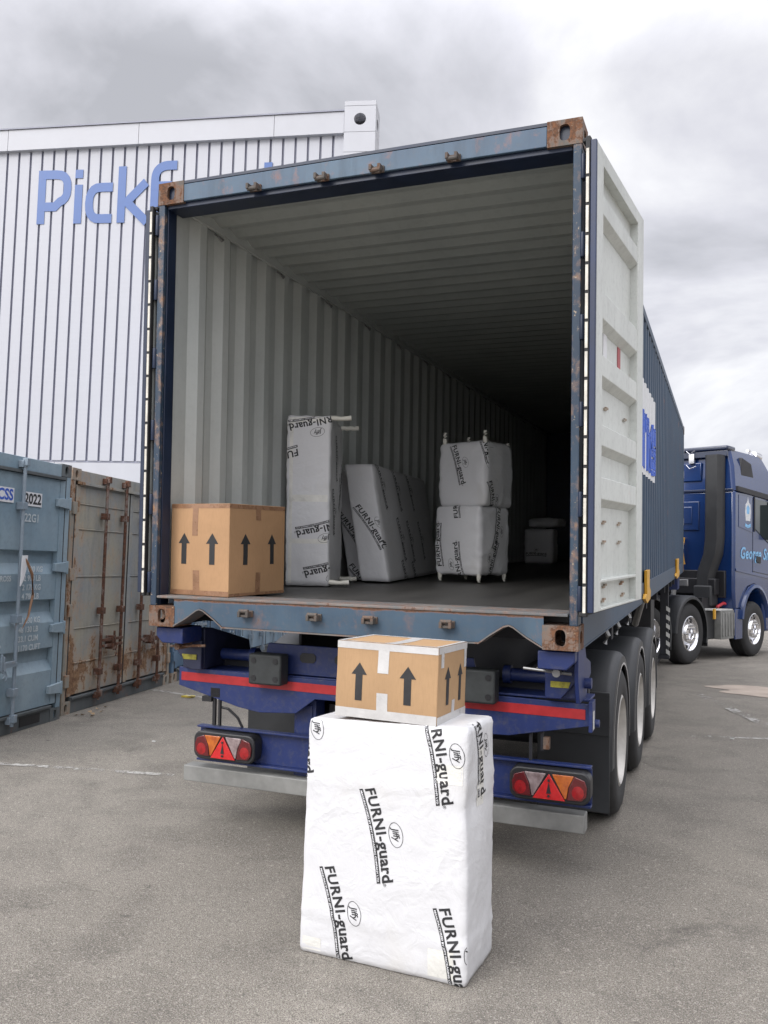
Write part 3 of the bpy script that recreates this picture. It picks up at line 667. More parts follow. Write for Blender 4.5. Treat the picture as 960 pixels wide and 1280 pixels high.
def trailer():
    t = thing('skeletal_trailer', 'blue skeletal trailer with red striped tail beam carrying the open container', 'trailer', MTR)
    GZ = lambda y: -1.20-.035*y       # ground seen from the tilted deck
    for s in (-1, 1):
        g = G(); a, b = s*.40, s*.52; a, b = sorted((a, b)); y0, y1 = .42, 11.4
        g.box(a, b, y0, y1, -.04, -.015); g.box(a, b, y0, y1, -.46, -.435); c = (a+b)/2; g.box(c-.008, c+.008, y0, y1, -.435, -.04)
        g.build('main_beam', 't_dark', t)
    # tail beam
    g = G()
    P = [(-1.215, -.275), (-.55, -.285), (.55, -.29), (1.235, -.30), (1.235, -.41), (.82, -.495), (.62, -.50), (.40, -.40), (-.30, -.40), (-.42, -.49), (-.66, -.505), (-.80, -.485), (-1.215, -.385)]
    g.prism(P, 'y', .30, .314); g.box(-1.215, 1.235, .314, .50, -.29, -.278); g.build('tail_beam', 't_blue', t, .003)
    g = G(); g.prism([(-1.195, -.303), (1.215, -.328), (1.215, -.378), (-1.195, -.353)], 'y', .2955, .2995); g.build('red_stripe', 'red_tape', t)
    # upper cross member with slots and the rubber buffers
    g = G(); g.prism([(-.62, -.10), (.62, -.11), (.66, -.28), (-.66, -.27)], 'y', .325, .345)
    g.build('cross_member', 't_blue', t, .003)
    for x in (-.36, -.14, .14, .36):
        g = G(); g.prism([(x-.05+.0, -.16), (x-.035, -.145), (x+.035, -.145), (x+.05, -.16), (x+.05, -.185), (x+.035, -.20), (x-.035, -.20), (x-.05, -.185)], 'y', .320, .326); g.build('slot', 'black', t)
    for x in (-.575, .665):
        g = G(); g.box(x-.105, x+.105, .20, .30, -.325, -.15); g.build('rubber_buffer', 'buffer', t, .012)
        for dx in (-.07, .07):
            for dz in (-.05, .05): g = G(); g.cyl((x+dx, .197, -.238+dz), (x+dx, .215, -.238+dz), .017, n=10); g.build('buffer_bolt', 'black', t)
    # end pods with twist locks
    for s in (-1, 1):
        X = lambda x: s*x
        g = G(); g.prism([(X(1.20), -.01), (X(1.02), -.01), (X(1.02), -.10), (X(1.16), -.10), (X(1.20), -.06)], 'y', .0+.04, .24); g.build('twist_lock_seat', 't_blue', t, .006)
        g = G(); g.prism([(X(1.205), -.10), (X(1.02), -.10), (X(1.02), -.274), (X(1.10), -.274), (X(1.19), -.17)], 'y', .235, .27); g.prism([(.27, -.03), (.36, -.035), (.80, -.15), (.82, -.22), (.62, -.274), (.27, -.274)], 'x', *sorted((X(1.02), X(1.17)))); g.build('end_pod', 'pod' if s < 0 else 't_blue', t, .005)
        g = G(); g.prism([(X(1.15), -.185), (X(1.05), -.185), (X(1.05), -.215), (X(1.14), -.215)], 'y', .229, .234); g.build('data_plate', 'yellow_tag', t)
        g = G(); g.cyl((X(1.10), .10, -.125), (X(1.10), .24, -.125), .02, n=10); g.cyl((X(1.17), .14, -.13), (X(.93), .14, -.115), .008, n=8); g.build('lock_handle', 'steel' if s > 0 else 'casting', t)
        g = G(); g.cyl((X(1.0), .45, -.2), (X(.78), .45, -.2), .035, n=12); g.cyl((X(.8), .45, -.2), (X(.76), .45, -.2), .05, n=12); g.build('lock_cylinder', 't_blue', t, smooth=40)
        g = G(); g.box(*sorted((X(.52), X(1.2))), .50, .56, -.30, -.24); g.build('bolster', 't_dark', t)
        if s < 0: continue
        g = G(); g.box(*sorted((X(1.238), X(1.256))), .25, .36, -.43, -.28); g.box(*sorted((X(1.2565), X(1.259))), .265, .31, -.42, -.33, 1); g.cyl((X(1.24), .34, -.40), (X(1.28), .34, -.40), .02, n=10)
        g.cyl((X(1.2), .34, -.20), (X(1.24), .34, -.20), .028, n=12); g.build('side_bracket', ['t_blue', 'zebra'], t, .003)
        g = G(); g.prism([(.12, -.01), (.34, -.01), (.44, -.14), (.42, -.28), (.18, -.28), (.12, -.15)], 'x', *sorted((X(1.185), X(1.205)))); g.build('gusset', 't_blue', t, .003)
    # lamp bars, lamps, posts, bumper
    for s in (-1, 1):
        g = G(); x0, x1 = sorted((s*1.08, s*.32)) if s < 0 else (.30, 1.245)
        g.box(x0, x1, .34, .352, -.81, -.63); g.box(x0, x1, .30, .352, -.626, -.615); g.box(x0, x1, .30, .352, -.822, -.81); g.build('lamp_bar', 't_blue', t, .002)
        g = G(); xa, xb = sorted((s*.47, s*.33)); g.box(xa, xb, .38, .50, -.93, -.42); g.box(xa+.02, xb-.02, .372, .38, -.90, -.45); g.build('hanger_post', 't_blue', t, .004)
        g = G(); xa, xb = sorted((s*.55, s*.25)); g.box(xa, xb, .32, .50, -.925, -.90); g.build('bumper_mount', 't_dark', t)
        cx = -.86 if s < 0 else 1.045; lamp = bpy.data.objects.new('lamp_cluster', None); COL.objects.link(lamp); lamp.parent = t; lamp.location = (cx, .30, -.715)
        hw, hh = .205, .082
        def rr(hw, hh, r, n=6):
            o = []
            for qx, qz, a0 in ((hw-r, hh-r, 0), (-hw+r, hh-r, 90), (-hw+r, -hh+r, 180), (hw-r, -hh+r, 270)):
                for k in range(n+1): a = R(a0+90*k/n); o.append((qx+r*math.cos(a), qz+r*math.sin(a)))
            return o
        g = G(); g.prism(rr(hw, hh, .05), 'y', -.055, .038); g.build('lamp_case', 'lamp_case', lamp, .008)
        yy = -.058
        g = G(); g.prism([(0, .062), (-.082, -.066), (.082, -.066)], 'y', -.068, yy+.001); g.build('reflector_triangle', 'l_tri', lamp, .002)
        g = G(); g.prism([(-.012, -.035), (.012, -.035), (0, .02)], 'y', -.071, -.069)
        for zq in (.03, -.048): g.cyl((0, -.074, zq), (0, -.068, zq), .0065, n=10)
        g.build('reflector_screw', 'lamp_case', lamp)
        # left and right lens groups: outer red, then amber or clear next to the triangle
        for q, inner in ((-1, 'l_amber' if s < 0 else 'l_clear'), (1, 'l_clear' if s < 0 else 'l_amber')):
            g = G(); top = [(q*.185, .02), (q*.17, .048), (q*.14, .060), (q*.018, .064), (q*.055, .01), (q*.062, -.003), (q*.10, -.002)]
            g.prism([(q*.015, .062), (q*.125, .062), (q*.098, .004), (q*.088, -.055), (q*.078, -.055)] if True else top, 'y', -.066, yy+.001); g.build('side_lens', inner, lamp, .003)
            g = G(); g.prism([(q*.128, .062), (q*.178, .044), (q*.19, .01), (q*.186, -.035), (q*.165, -.058), (q*.091, -.060), (q*.101, .004)], 'y', -.066, yy+.001); g.build('end_lens', 'l_dark', lamp, .003)
            g = G(); n = 20; g.add([(q*.145, -.069, -.018)]+[(q*.145+.030*math.cos(2*math.pi*k/n), -.0665, -.018+.034*math.sin(2*math.pi*k/n)) for k in range(n)], [(0, k+1, (k+1) % n+1) for k in range(n)]); g.build('bulb_lens', 'l_red', lamp)
    g = G(); g.box(-1.17, 1.215, .30, .40, -.955, -.862); g.build('under_run_bumper', 'bumper', t, .006)
    # bracket and cable above the left lamp, bracket right
    g = G(); g.box(-.985, -.965, .315, .33, -.61, -.40); g.box(-.945, -.93, .315, .33, -.61, -.42); g.box(-.99, -.925, .30, .34, -.44, -.385); g.box(-1.05, -.985, .30, .33, -.47, -.44)
    g.tube([(-.95, .33, -.50), (-.89, .34, -.51), (-.83, .35, -.56), (-.79, .36, -.64)], .008, 6); g.build('cable_bracket', 'black', t)
    g = G(); g.box(.925, .94, .32, .335, -.615, -.42); g.box(.985, 1.0, .32, .335, -.56, -.42); g.box(.925, 1.0, .32, .335, -.42, -.408); g.box(1.0, 1.03, .31, .35, -.55, -.49, 1); g.build('lamp_bracket', ['t_dark', 'casting'], t)
    g = G(); g.box(-.3, .3, .5, .9, -.62, -.46); g.cyl((-.28, .8, -.65), (.28, .8, -.65), .13, n=20); g.build('air_tank', 't_dark', t)
    g = G(); g.tube([(-.05, .36, -.42), (.0, .34, -.46), (.06, .34, -.46), (.1, .36, -.42)], .006, 6); g.build('air_hose', 'yellow', t)
    # wheels, axles, mudguards
    ys = (1.75, 3.15, 4.55)
    for y in ys:
        zc = GZ(y)+.478
        for s in (-1, 1):
            wheel(t, s*1.235, y, zc, .478, outer=s)
            # mudguard: half drum with a rolled lip and straight skirts
            g = G(); ri = .58; x0, x1 = (.80, 1.225) if s > 0 else (-1.225, -.80); rear = y == ys[0]
            arc_ = []
            for k in range(25):
                a = R(-8+196*k/24); arc_.append((y-ri*math.cos(a)*(.97), zc+ri*math.sin(a)))
            rows = []
            for (yy_, zz_) in arc_:
                dy, dz = y-yy_, zc-zz_; l_ = math.hypot(dy, dz); uy, uz = dy/l_, dz/l_
                xo = s
                rows.append([(s*.80, yy_, zz_), (s*1.19, yy_, zz_), (s*1.222, yy_+uy*.008, zz_+uz*.008), (s*1.245, yy_+uy*.03, zz_+uz*.03), (s*1.248, yy_+uy*.075, zz_+uz*.075), (s*1.235, yy_+uy*.078, zz_+uz*.078),
                             (s*1.22, yy_+uy*.04, zz_+uz*.04), (s*1.18, yy_+uy*.014, zz_+uz*.014), (s*.80, yy_+uy*.014, zz_+uz*.014)])
            g.grid(rows); g.build('mudguard', 'fender', t, smooth=40, recalc=True)
            g = G(); g.grid([[(s*1.2495, p[0]+(y-p[0])*.125, p[1]+(zc-p[1])*.125), (s*1.2495, p[0]+(y-p[0])*.150, p[1]+(zc-p[1])*.150)] for p in arc_]); g.build('mudguard_edge', 'fender_rim', t, recalc=False)
        g = G(); g.cyl((-1.0, y, zc), (1.0, y, zc), .075, n=14); g.build('axle', 't_dark', t)
    for s in (-1, 1):
        xa, xb = sorted((s*.80, s*1.235)); y0 = ys[0]-.56; zc = GZ(ys[0])
        g = G(); g.box(xa, xb, y0-.02, y0-.005, zc+.16, -.60); g.build('mud_flap', 'fender', t, .004)
        g = G(); g.box(xa, xb, y0-.035, y0-.02, -.64, -.38); g.build('flap_carrier', 'fender', t, .004)
        g = G()
        for x in (.88, 1.12):
            for z in (-.60, -.55): g.cyl((s*x, y0-.04, z), (s*x, y0-.03, z), .007, n=8)
        g.build('flap_bolts', 'steel', t)
    # landing gear with a striped guard
    for s in (-1, 1):
        x = s*1.08; y = 9.75
        g = G(); xa, xb = sorted((s*.98, s*1.1)); g.box(xa, xb, y-.07, y+.07, -1.20, -.12); g.box(xa-.02, xb+.02, y-.12, y+.12, -1.25, -1.20); g.build('landing_leg', 't_dark', t, .006)
        g = G()
        for k in range(6):
            z = -.45-k*.13; g.prism([(s*1.07, z), (s*1.125, z-.035), (s*1.125, z-.10), (s*1.07, z-.065)], 'y', y-.079, y-.073)
        g.build('striped_guard', 'zebra', t)
        g = G(); xa, xb = sorted((s*.75, s*.95)); g.box(xa, xb, 8.3, 8.9, -.85, -.2); g.build('tool_box', 'black', t, .01)
    g = G()
    for y in (2.45, 3.85, 5.6, 7.2, 8.8, 10.6, 11.4): g = G(); g.box(-1.1, 1.1, y-.05, y+.05, -.20, -.05); g.build('outrigger', 't_dark', t)
    g = G(); g.box(-1.15, 1.15, 11.55, 12.15, -.30, -.04); g.build('front_bolster', 't_blue', t, .005)
    g = G(); g.box(-.45, .45, 10.4, 11.6, -.42, -.30); g.cyl((0, 11.2, -.55), (0, 11.2, -.3), .045); g.build('kingpin_plate', 't_dark', t)
    for (x, y, z) in ((1.17, 1.95, -.02), (1.17, 1.35, -.03), (1.17, 2.7, -.02)):
        g = G(); g.tube([(x, y, .0), (x+.03, y, -.06), (x+.01, y, -.11)], .016, 8); g.build('deck_hook', 'steel', t)
    g = G(); g.cyl((1.12, 4.9, -.02), (1.0, 5.4, -.35), .035); g.build('strut', 'steel', t)
trailer()

# ------------------------------------------------------------------ wrapped furniture
def blob(dims, seed, r=.03, amp=.006, lean=(0, 0), bulge=.01, nx=22, sag=0):
    """soft rounded block with wrinkled skin, base at z=0, low corner at x=y=0"""
    W, D, H = dims; bm = bmesh.new(); bmesh.ops.create_cube(bm, size=2)
    bmesh.ops.subdivide_edges(bm, edges=bm.edges, cuts=nx, use_grid_fill=True)
    hs = Vector((W/2, D/2, H/2)); off = Vector((seed*3.1, seed*7.7, seed*1.3))
    for v in bm.verts:
        c = v.co.copy(); p = Vector((c.x*hs.x, c.y*hs.y, c.z*hs.z))
        q = Vector([max(-hs[i]+r, min(hs[i]-r, p[i])) for i in range(3)]); d = p-q
        if d.length > 1e-9: p = q+d.normalized()*r
        nrm = d.normalized() if d.length > 1e-9 else Vector([c[i] if abs(c[i]) > .999 else 0 for i in range(3)]).normalized()
        e = p+off
        b = bulge*(1-c.x**2)*(1-c.z**2)*(abs(c.y) > .99)+bulge*(1-c.y**2)*(1-c.z**2)*(abs(c.x) > .99)
        edge = max(sorted((abs(c.x), abs(c.y), abs(c.z)))[1]-.55, 0)/.45
        n_ = noise.noise(e*4.2)*.9+noise.noise(Vector((e.x*9, e.y*9, e.z*5)))*.5
        rid = 1-abs(noise.noise(Vector((e.x*6, e.y*6, e.z*11)))*3.0)
        p += nrm*(b+amp*(n_*.6+max(rid, 0)*.55*(.35+edge)))
        zz = (p.z+hs.z)
        if sag: p += Vector((p.x, p.y, 0)).normalized()*sag*math.sin(math.pi*zz/H)
        p.x += lean[0]*zz; p.y += lean[1]*zz
        v.co = p+hs
    bmesh.ops.recalc_face_normals(bm, faces=bm.faces)
    return bm
def stamp_parts():
    a, fa = text_mesh('FURNI-', 1.0, .028, 0, 1.12, .10); wa = text_w(a)
    b, fb = text_mesh('guard', 1.08, .03, 0, 1.06, .10)
    sc = .68
    V = list(a)+[(x+wa+.06, y) for x, y in b]; F = list(fa)+[tuple(i+len(a) for i in f) for f in fb]
    # slab feet for the small letters
    bx = wa+.06; wb = text_w(b)
    wfull = max(p[0] for p in V); segs = []
    def rect(x0, x1, y0, y1):
        n = max(1, int((x1-x0)/.12)); 
        for k in range(n):
            i = len(V); xa = x0+(x1-x0)*k/n; xb = x0+(x1-x0)*(k+1)/n
            V.extend([(xa, y0), (xb, y0), (xb, y1), (xa, y1)]); F.append((i, i+1, i+2, i+3))
    gw = wb/4.7
    for x0, x1, y0, y1 in ((1.05, 1.28, .47, .53), (1.55, 1.75, .47, .53), (1.95, 2.1, 0, .06), (2.75, 2.95, 0, .06), (3.02, 3.42, 0, .06), (3.0, 3.2, .47, .53), (4.35, 4.62, .71, .77), (4.5, 4.78, 0, .06)):
        rect(bx+x0*gw, bx+x1*gw, y0, y1)
    rect(.0, wfull, -.42, -.40); rect(0, wfull, -.195, -.165)
    rect(.0, wfull, -.40, -.195)
    t2, f2 = text_mesh('MANUFACTURED BY JIFFY PACKAGING COMPANY LTD', .17, .004, 0, 1.0, None); w2 = text_w(t2); s2 = (wfull-.2)/w2
    V2 = [(.1+x*s2, -.36+y*1.0) for x, y in t2]
    # oval badge
    cx, cy, n = 3.15, 1.35, 28
    def ring(rx, ry, w):
        i = len(V)
        for k in range(n):
            a_ = 2*math.pi*k/n; V.append((cx+rx*math.cos(a_), cy+ry*math.sin(a_))); V.append((cx+(rx-w)*math.cos(a_), cy+(ry-w)*math.sin(a_)))
        for k in range(n): j = (k+1) % n; F.append((i+2*k, i+2*j, i+2*j+1, i+2*k+1))
    ring(.80, .50, .035)
    j, fj = text_mesh('Jiffy', .62, .008, .25, .95, .12); wj = text_w(j); i = len(V)
    V.extend([(cx-wj/2+x, cy-.18+y) for x, y in j]); F.extend([tuple(i+q for q in f) for f in fj])
    r_, fr = text_mesh('®', .28, 0, 0, 1, .1); i = len(V); V.extend([(wfull+.04+x, .02+y) for x, y in r_]); F.extend([tuple(i+q for q in f) for f in fr])
    return (V, F, wfull), (V2, f2)
STAMP, STAMP2 = stamp_parts()
def decals(bm, parent, faces):
    """faces: list of (origin, u, v, n, [(su, sv, angle, length), ...]); prints are laid on the wrapped skin itself"""
    bvh = BVHTree.FromBMesh(bm); g = G()
    V, F, wf = STAMP
    for O, U, Vv, Nn, lst in faces:
        O, U, Vv, Nn = Vector(O), Vector(U).normalized(), Vector(Vv).normalized(), Vector(Nn).normalized()
        for su, sv, ang, ln in lst:
            k = ln/wf; ca, sa = math.cos(R(ang)), math.sin(R(ang))
            for (VV, FF, mi, off) in ((V, F, 0, .0015), (STAMP2[0], STAMP2[1], 1, .0024)):
                pts = []; ok = []
                for x, y in VV:
                    y2 = y+.22*math.sin(math.pi*min(max(x/wf, 0), 1))      # the print is slightly arched
                    a, b = x*k, y2*k; p = O+U*(su+a*ca-b*sa)+Vv*(sv+a*sa+b*ca)+Nn*.4
                    h = bvh.ray_cast(p, -Nn, .8)
                    if h[0] is not None and h[1].dot(Nn) > .12: pts.append(tuple(h[0]+h[1]*off)); ok.append(True)
                    else: pts.append((0, 0, 0)); ok.append(False)
                fs = [f for f in FF if all(ok[i] for i in f)]
                if fs: g.add(pts, fs, mi)
    if g.f:
        used = sorted({i for f in g.f for i in f}); mp = {o: n for n, o in enumerate(used)}
        g.v = [g.v[i] for i in used]; g.f = [tuple(mp[i] for i in f) for f in g.f]
        g.build('printed_lettering', ['ink', 'wink'], parent, recalc=False)
def tapes(bm, parent, lst, mat='tape_clear'):
    bvh = BVHTree.FromBMesh(bm)
    for O, U, Vv, Nn, lu, lv in lst:
        O, U, Vv, Nn = Vector(O), Vector(U).normalized(), Vector(Vv).normalized(), Vector(Nn).normalized(); g = G(); nu, nv = max(2, int(lu/.02)), max(2, int(lv/.02)); rows = []; bad = False
        for a in range(nu+1):
            row = []
            for b in range(nv+1):
                p = O+U*(lu*a/nu)+Vv*(lv*b/nv)+Nn*.4; h = bvh.ray_cast(p, -Nn, .8)
                if h[0] is None or h[1].dot(Nn) < .2: row.append(None)
                else: row.append(tuple(h[0]+h[1]*.0011))
            rows.append(row)
        for a in range(nu):
            for b in range(nv):
                q = [rows[a][b], rows[a][b+1], rows[a+1][b+1], rows[a+1][b]]
                if all(q): g.add(q, [(0, 1, 2, 3)])
        if g.f:
            bmm = bmesh.new(); me = bpy.data.meshes.new('tape_strip'); me.from_pydata(g.v, [], g.f); bmm.from_mesh(me); bmesh.ops.remove_doubles(bmm, verts=bmm.verts, dist=1e-5); bmm.to_mesh(me); bmm.free()
            me.materials.append(MT[mat]); o = bpy.data.objects.new('tape_strip', me); COL.objects.link(o); o.parent = parent
            me.polygons.foreach_set('use_smooth', [True]*len(me.polygons))
def skin(bm, name, mat, parent):
    me = bpy.data.meshes.new(name); bm.to_mesh(me); me.materials.append(MT[mat]); o = bpy.data.objects.new(name, me); COL.objects.link(o); o.parent = parent
    me.polygons.foreach_set('use_smooth', [True]*len(me.polygons)); return o
GRP = 'furniture wrapped in white printed paper'
# cabinet standing on the yard in front
a = math.degrees(math.atan2(-.028, .67))
t = thing('wrapped_cabinet', 'tall white paper wrapped cabinet standing on the asphalt under a cardboard box', 'wrapped furniture', T((*GP(.315, -1.035), 0)) @ RZ(a) @ SC, GRP)
W_, D_, H_ = .675, .335, .905
bm = blob((W_, D_, H_), 1, .017, .0035, lean=(-.0, -.0), bulge=.012, nx=38)
for v in bm.verts:                      # the block is not square: the right end stands a little taller and the foot flares
    z = v.co.z/H_; v.co.z *= 1+.028*(v.co.x/W_); v.co.x += (.5-z)*.012*(1 if v.co.x > W_/2 else -1); v.co.y += .0
    if v.co.z < .04: v.co.z = max(v.co.z, .001)
    fold = 0
    for zf, am, ph in ((.74, .004, 0), (.80, .003, 2), (.17, .0045, 1), (.10, .003, 3)):
        zz = zf*H_+.012*math.sin(v.co.x*5+ph); fold += am*math.exp(-((v.co.z-zz)/.008)**2)
    if v.co.y < .05: v.co.y -= fold
    if v.co.x > W_-.05: v.co.x += fold+.0035*abs(noise.noise(Vector((v.co.y*16, v.co.z*9, 3))))
    d_ = max(0, 1-(v.co-Vector((W_, .08, .72*H_))).length/.22); v.co.x -= .022*d_*d_
skin(bm, 'paper_wrap', 'wrap', t)
ln = .352
decals(bm, t, [((0, 0, 0), (1, 0, 0), (0, 0, 1), (0, -1, 0), [(.265, .665, -76, ln), (.10, .345, -76, ln), (.50, .985, -77, ln), (-.085, 1.03, -77, ln), (.575, .27, -78, ln)]),
               ((W_, 0, 0), (0, 1, 0), (0, 0, 1), (1, 0, 0), [(.09, 1.0, -80, ln)]),
               ])
tapes(bm, t, [((W_, .12, .62), (0, 1, 0), (0, 0, 1), (1, 0, 0), .06, .22), ((W_-.14, 0, .0), (1, 0, 0), (0, 0, 1), (0, -1, 0), .10, .12), ((.01, 0, .015), (1, 0, 0), (0, 0, 1), (0, -1, 0), .08, .05), ((W_-.12, 0, .72), (1, 0, 0), (0, 0, 1), (0, -1, 0), .12, .07)])

# tall table on end, legs sticking out to the right
hd = 16.3
t = thing('wrapped_table', 'white paper wrapped table stood on end, four foam covered legs sticking out', 'wrapped furniture', MTR @ T((-1.064, 1.36, .175)) @ RZ(hd), GRP)
TW, TD, THh = .315, .62, 1.22
bm = blob((TW, TD, THh), 3, .016, .009, bulge=.012, nx=30); skin(bm, 'paper_wrap', 'wrap', t)
decals(bm, t, [((0, 0, 0), (1, 0, 0), (0, 0, 1), (0, -1, 0), [(.46, .50, 196, .40), (.52, .22, 197, .40), (.40, 1.25, 193, .40), (.08, .98, 190, .42)]),
               ((TW, 0, 0), (0, 1, 0), (0, 0, 1), (1, 0, 0), [(.2, 1.1, -80, .34), (.4, .55, 60, .40), (.1, .7, -80, .34)])])
tapes(bm, t, [((0, 0, .0), (1, 0, 0), (0, 0, 1), (0, -1, 0), .045, 1.2), ((0, 0, 1.17), (1, 0, 0), (0, 0, 1), (0, -1, 0), .30, .04), ((0, 0, .30), (1, 0, 0), (0, 0, 1), (0, -1, 0), .30, .035), ((0, 0, .60), (1, 0, 0), (0, 0, 1), (0, -1, 0), .30, .05)])
for y in (.025, TD-.02):
    for z in (.012, THh-.016):
        g = G(); x1 = TW+(.145 if y < .1 else .13); n_ = 12
        g.tube([(-.0+(TW-.03)*(0 if y < .1 else .9)+ (x1-(TW-.03)*(0 if y < .1 else .9))*k/n_, y+.003*math.sin(k*2.1), z+.003*math.sin(k*1.7+y)+(.012 if z < .1 else 0)) for k in range(n_+1)], [.017+.0025*math.sin(k*2.3) for k in range(n_+1)], 10); g.build('leg', 'foam', t, smooth=60)

# leaning boards / boxes against the left wall
def slab(label, loc, hd, dims, lean, seed, st_f, st_r, r=.02):
    t = thing('wrapped_slab', label, 'wrapped furniture', MTR @ T(loc) @ RZ(hd), GRP)
    bm = blob(dims, seed, r, .006, lean=lean, bulge=.010, nx=26); skin(bm, 'paper_wrap', 'wrap', t)
    W, D, H = dims; sl = Vector((lean[0], lean[1], 1)).normalized()
    decals(bm, t, [((0, 0, 0), (1, 0, 0), sl, (0, -1, 0), st_f), ((W, 0, 0), (0, 1, 0), sl, Vector((1, 0, -lean[0])), st_r)]); return t
slab('thick white wrapped slab leaning left between the wrapped table and the stacked chairs', (-.80, 2.13, .178), 6.5, (.235, 1.98, .93), (-.165, 0), 5,
     [(.045, .60, -62, .38)], [(.12, .95, -72, .38), (.62, .95, -74, .38), (.52, .52, -74, .38), (.85, .5, -74, .38), (.5, .16, -74, .36), (.86, .14, -74, .36), (1.12, .95, -74, .36), (1.3, .5, -74, .36)])
slab('thin white wrapped board squeezed behind the wrapped table at the ribbed wall', (-.985, 2.32, .178), 6.5, (.17, .95, .90), (-.165, 0), 8, [(-.02, .55, -60, .36), (.02, .12, -60, .36)], [])

# two wrapped chairs, one upside down on the other
def chair(label, M, H, up, seed, stf, str_, D=(.445, .43)):
    t = thing('wrapped_chair', label, 'wrapped furniture', M, GRP)
    bm = blob((D[0], D[1], H), seed, .032, .013, bulge=.016, nx=30, sag=.008); 
    for v in bm.verts: v.co.z += .055 if not up else 0
    skin(bm, 'paper_wrap', 'wrap', t)
    decals(bm, t, [((0, 0, .0), (1, 0, 0), (0, 0, 1), (0, -1, 0), stf), ((D[0], 0, 0), (0, 1, 0), (0, 0, 1), (1, 0, 0), str_)])
    for x in (.035, D[0]-.02):
        for y in (.02, D[1]-.035):
            g = G(); z0, z1 = ((H-.06, H+(.085 if (x < .1 or y < .1) else .01)) if up else (.0, .10))
            g.tube([(x+.002*math.sin(9*k), y+.002*math.cos(7*k), z0+(z1-z0)*k/6) for k in range(7)], [.020, .021, .018, .019, .017, .018, .016] if up else [.014, .017, .018, .019, .018, .021, .020], 10); g.build('leg', 'foam', t, smooth=60)
    return t
M0 = MTR @ T((-.385, 2.76, .175)) @ RZ(-19)
chair('white wrapped chair standing on the container floor under another wrapped chair', M0, .565, False, 11, [(.075, .12, 95, .36), (.24, .52, 95, .36), (.30, -.03, 100, .36)], [(.25, .62, -105, .36), (.16, .03, 78, .3)])
chair('white wrapped chair stacked upside down with its foam covered legs up', MTR @ T((-.352, 2.75, .795)) @ RZ(-15), .53, True, 12, [(.12, .50, -72, .34), (.36, .62, -70, .34)], [(.03, .20, -72, .34), (.05, .62, 5, .3)], (.44, .44))

# things deeper in the dark
t = thing('wrapped_crate', 'dim white wrapped crate deep inside the dark container', 'wrapped furniture', MTR @ T((-.86, 8.5, .18)) @ RZ(3), GRP)
bm = blob((.42, .5, .50), 15, .03, .012, nx=16); skin(bm, 'paper_wrap', 'wrap', t)
decals(bm, t, [((0, 0, 0), (1, 0, 0), (0, 0, 1), (0, -1, 0), [(.02, .12, 0, .3)])])
t = thing('wrapped_bundle', 'slumped white wrapped bundle on top of the dim crate', 'wrapped furniture', MTR @ T((-.80, 8.5, .71)) @ RZ(-8), GRP)
bm = blob((.44, .40, .13), 16, .05, .02, nx=16); skin(bm, 'paper_wrap', 'wrap', t)
for k in range(3):
    t = thing('stacked_bundle', ['dark bundle behind the dim crate', 'upright dark bundle against the right wall far inside', 'low dark bundle at the far end of the container'][k], 'bundle', MTR @ T(((-.3, 9.4, .18), (.45, 9.0, .18), (-.2, 10.5, .18))[k]))
    bm = blob(((.5, .5, 1.1), (.6, .5, 1.5), (.9, .6, .7))[k], 20+k, .05, .02, nx=12); skin(bm, 'blanket', 'foam', t)
# hand truck behind the stacked chairs
t = thing('hand_truck', 'small wheeled hand truck parked behind the stacked wrapped chairs', 'hand truck', MTR @ T((-.18, 4.25, .175)) @ RZ(10))
g = G(); g.lathe([(.03, .0), (.055, -.01), (.075, .0), (.08, .02), (.07, .04), (.03, .04)], 24); 
w = bpy.data.objects.new('wheel', None); COL.objects.link(w); w.parent = t; w.location = (.0, 0, .08); w.rotation_euler = (0, 0, R(-62)); g.build('tyre', 'rubber', w, smooth=40)
g = G(); g.lathe([(.052, -.011), (.045, -.014), (.03, .0), (.012, -.004), (.012, -.014), (.0, -.014)], 24); g.build('rim', 'chrome', w, smooth=30)
g = G(); g.tube([(-.02, .05, .08), (-.02, .12, 1.0), (-.06, .14, 1.1)], .012, 8); g.tube([(-.32, .05, .08), (-.32, .12, 1.0), (-.28, .14, 1.1)], .012, 8); g.tube([(-.28, .14, 1.1), (-.06, .14, 1.1)], .012, 8)
for z in (.3, .55, .8): g.box(-.32, -.02, .06, .075, z, z+.03)
g.build('frame', 'black', t); g = G(); g.box(-.35, .0, -.15, .05, .0, .008); g.build('toe_plate', 'black', t)

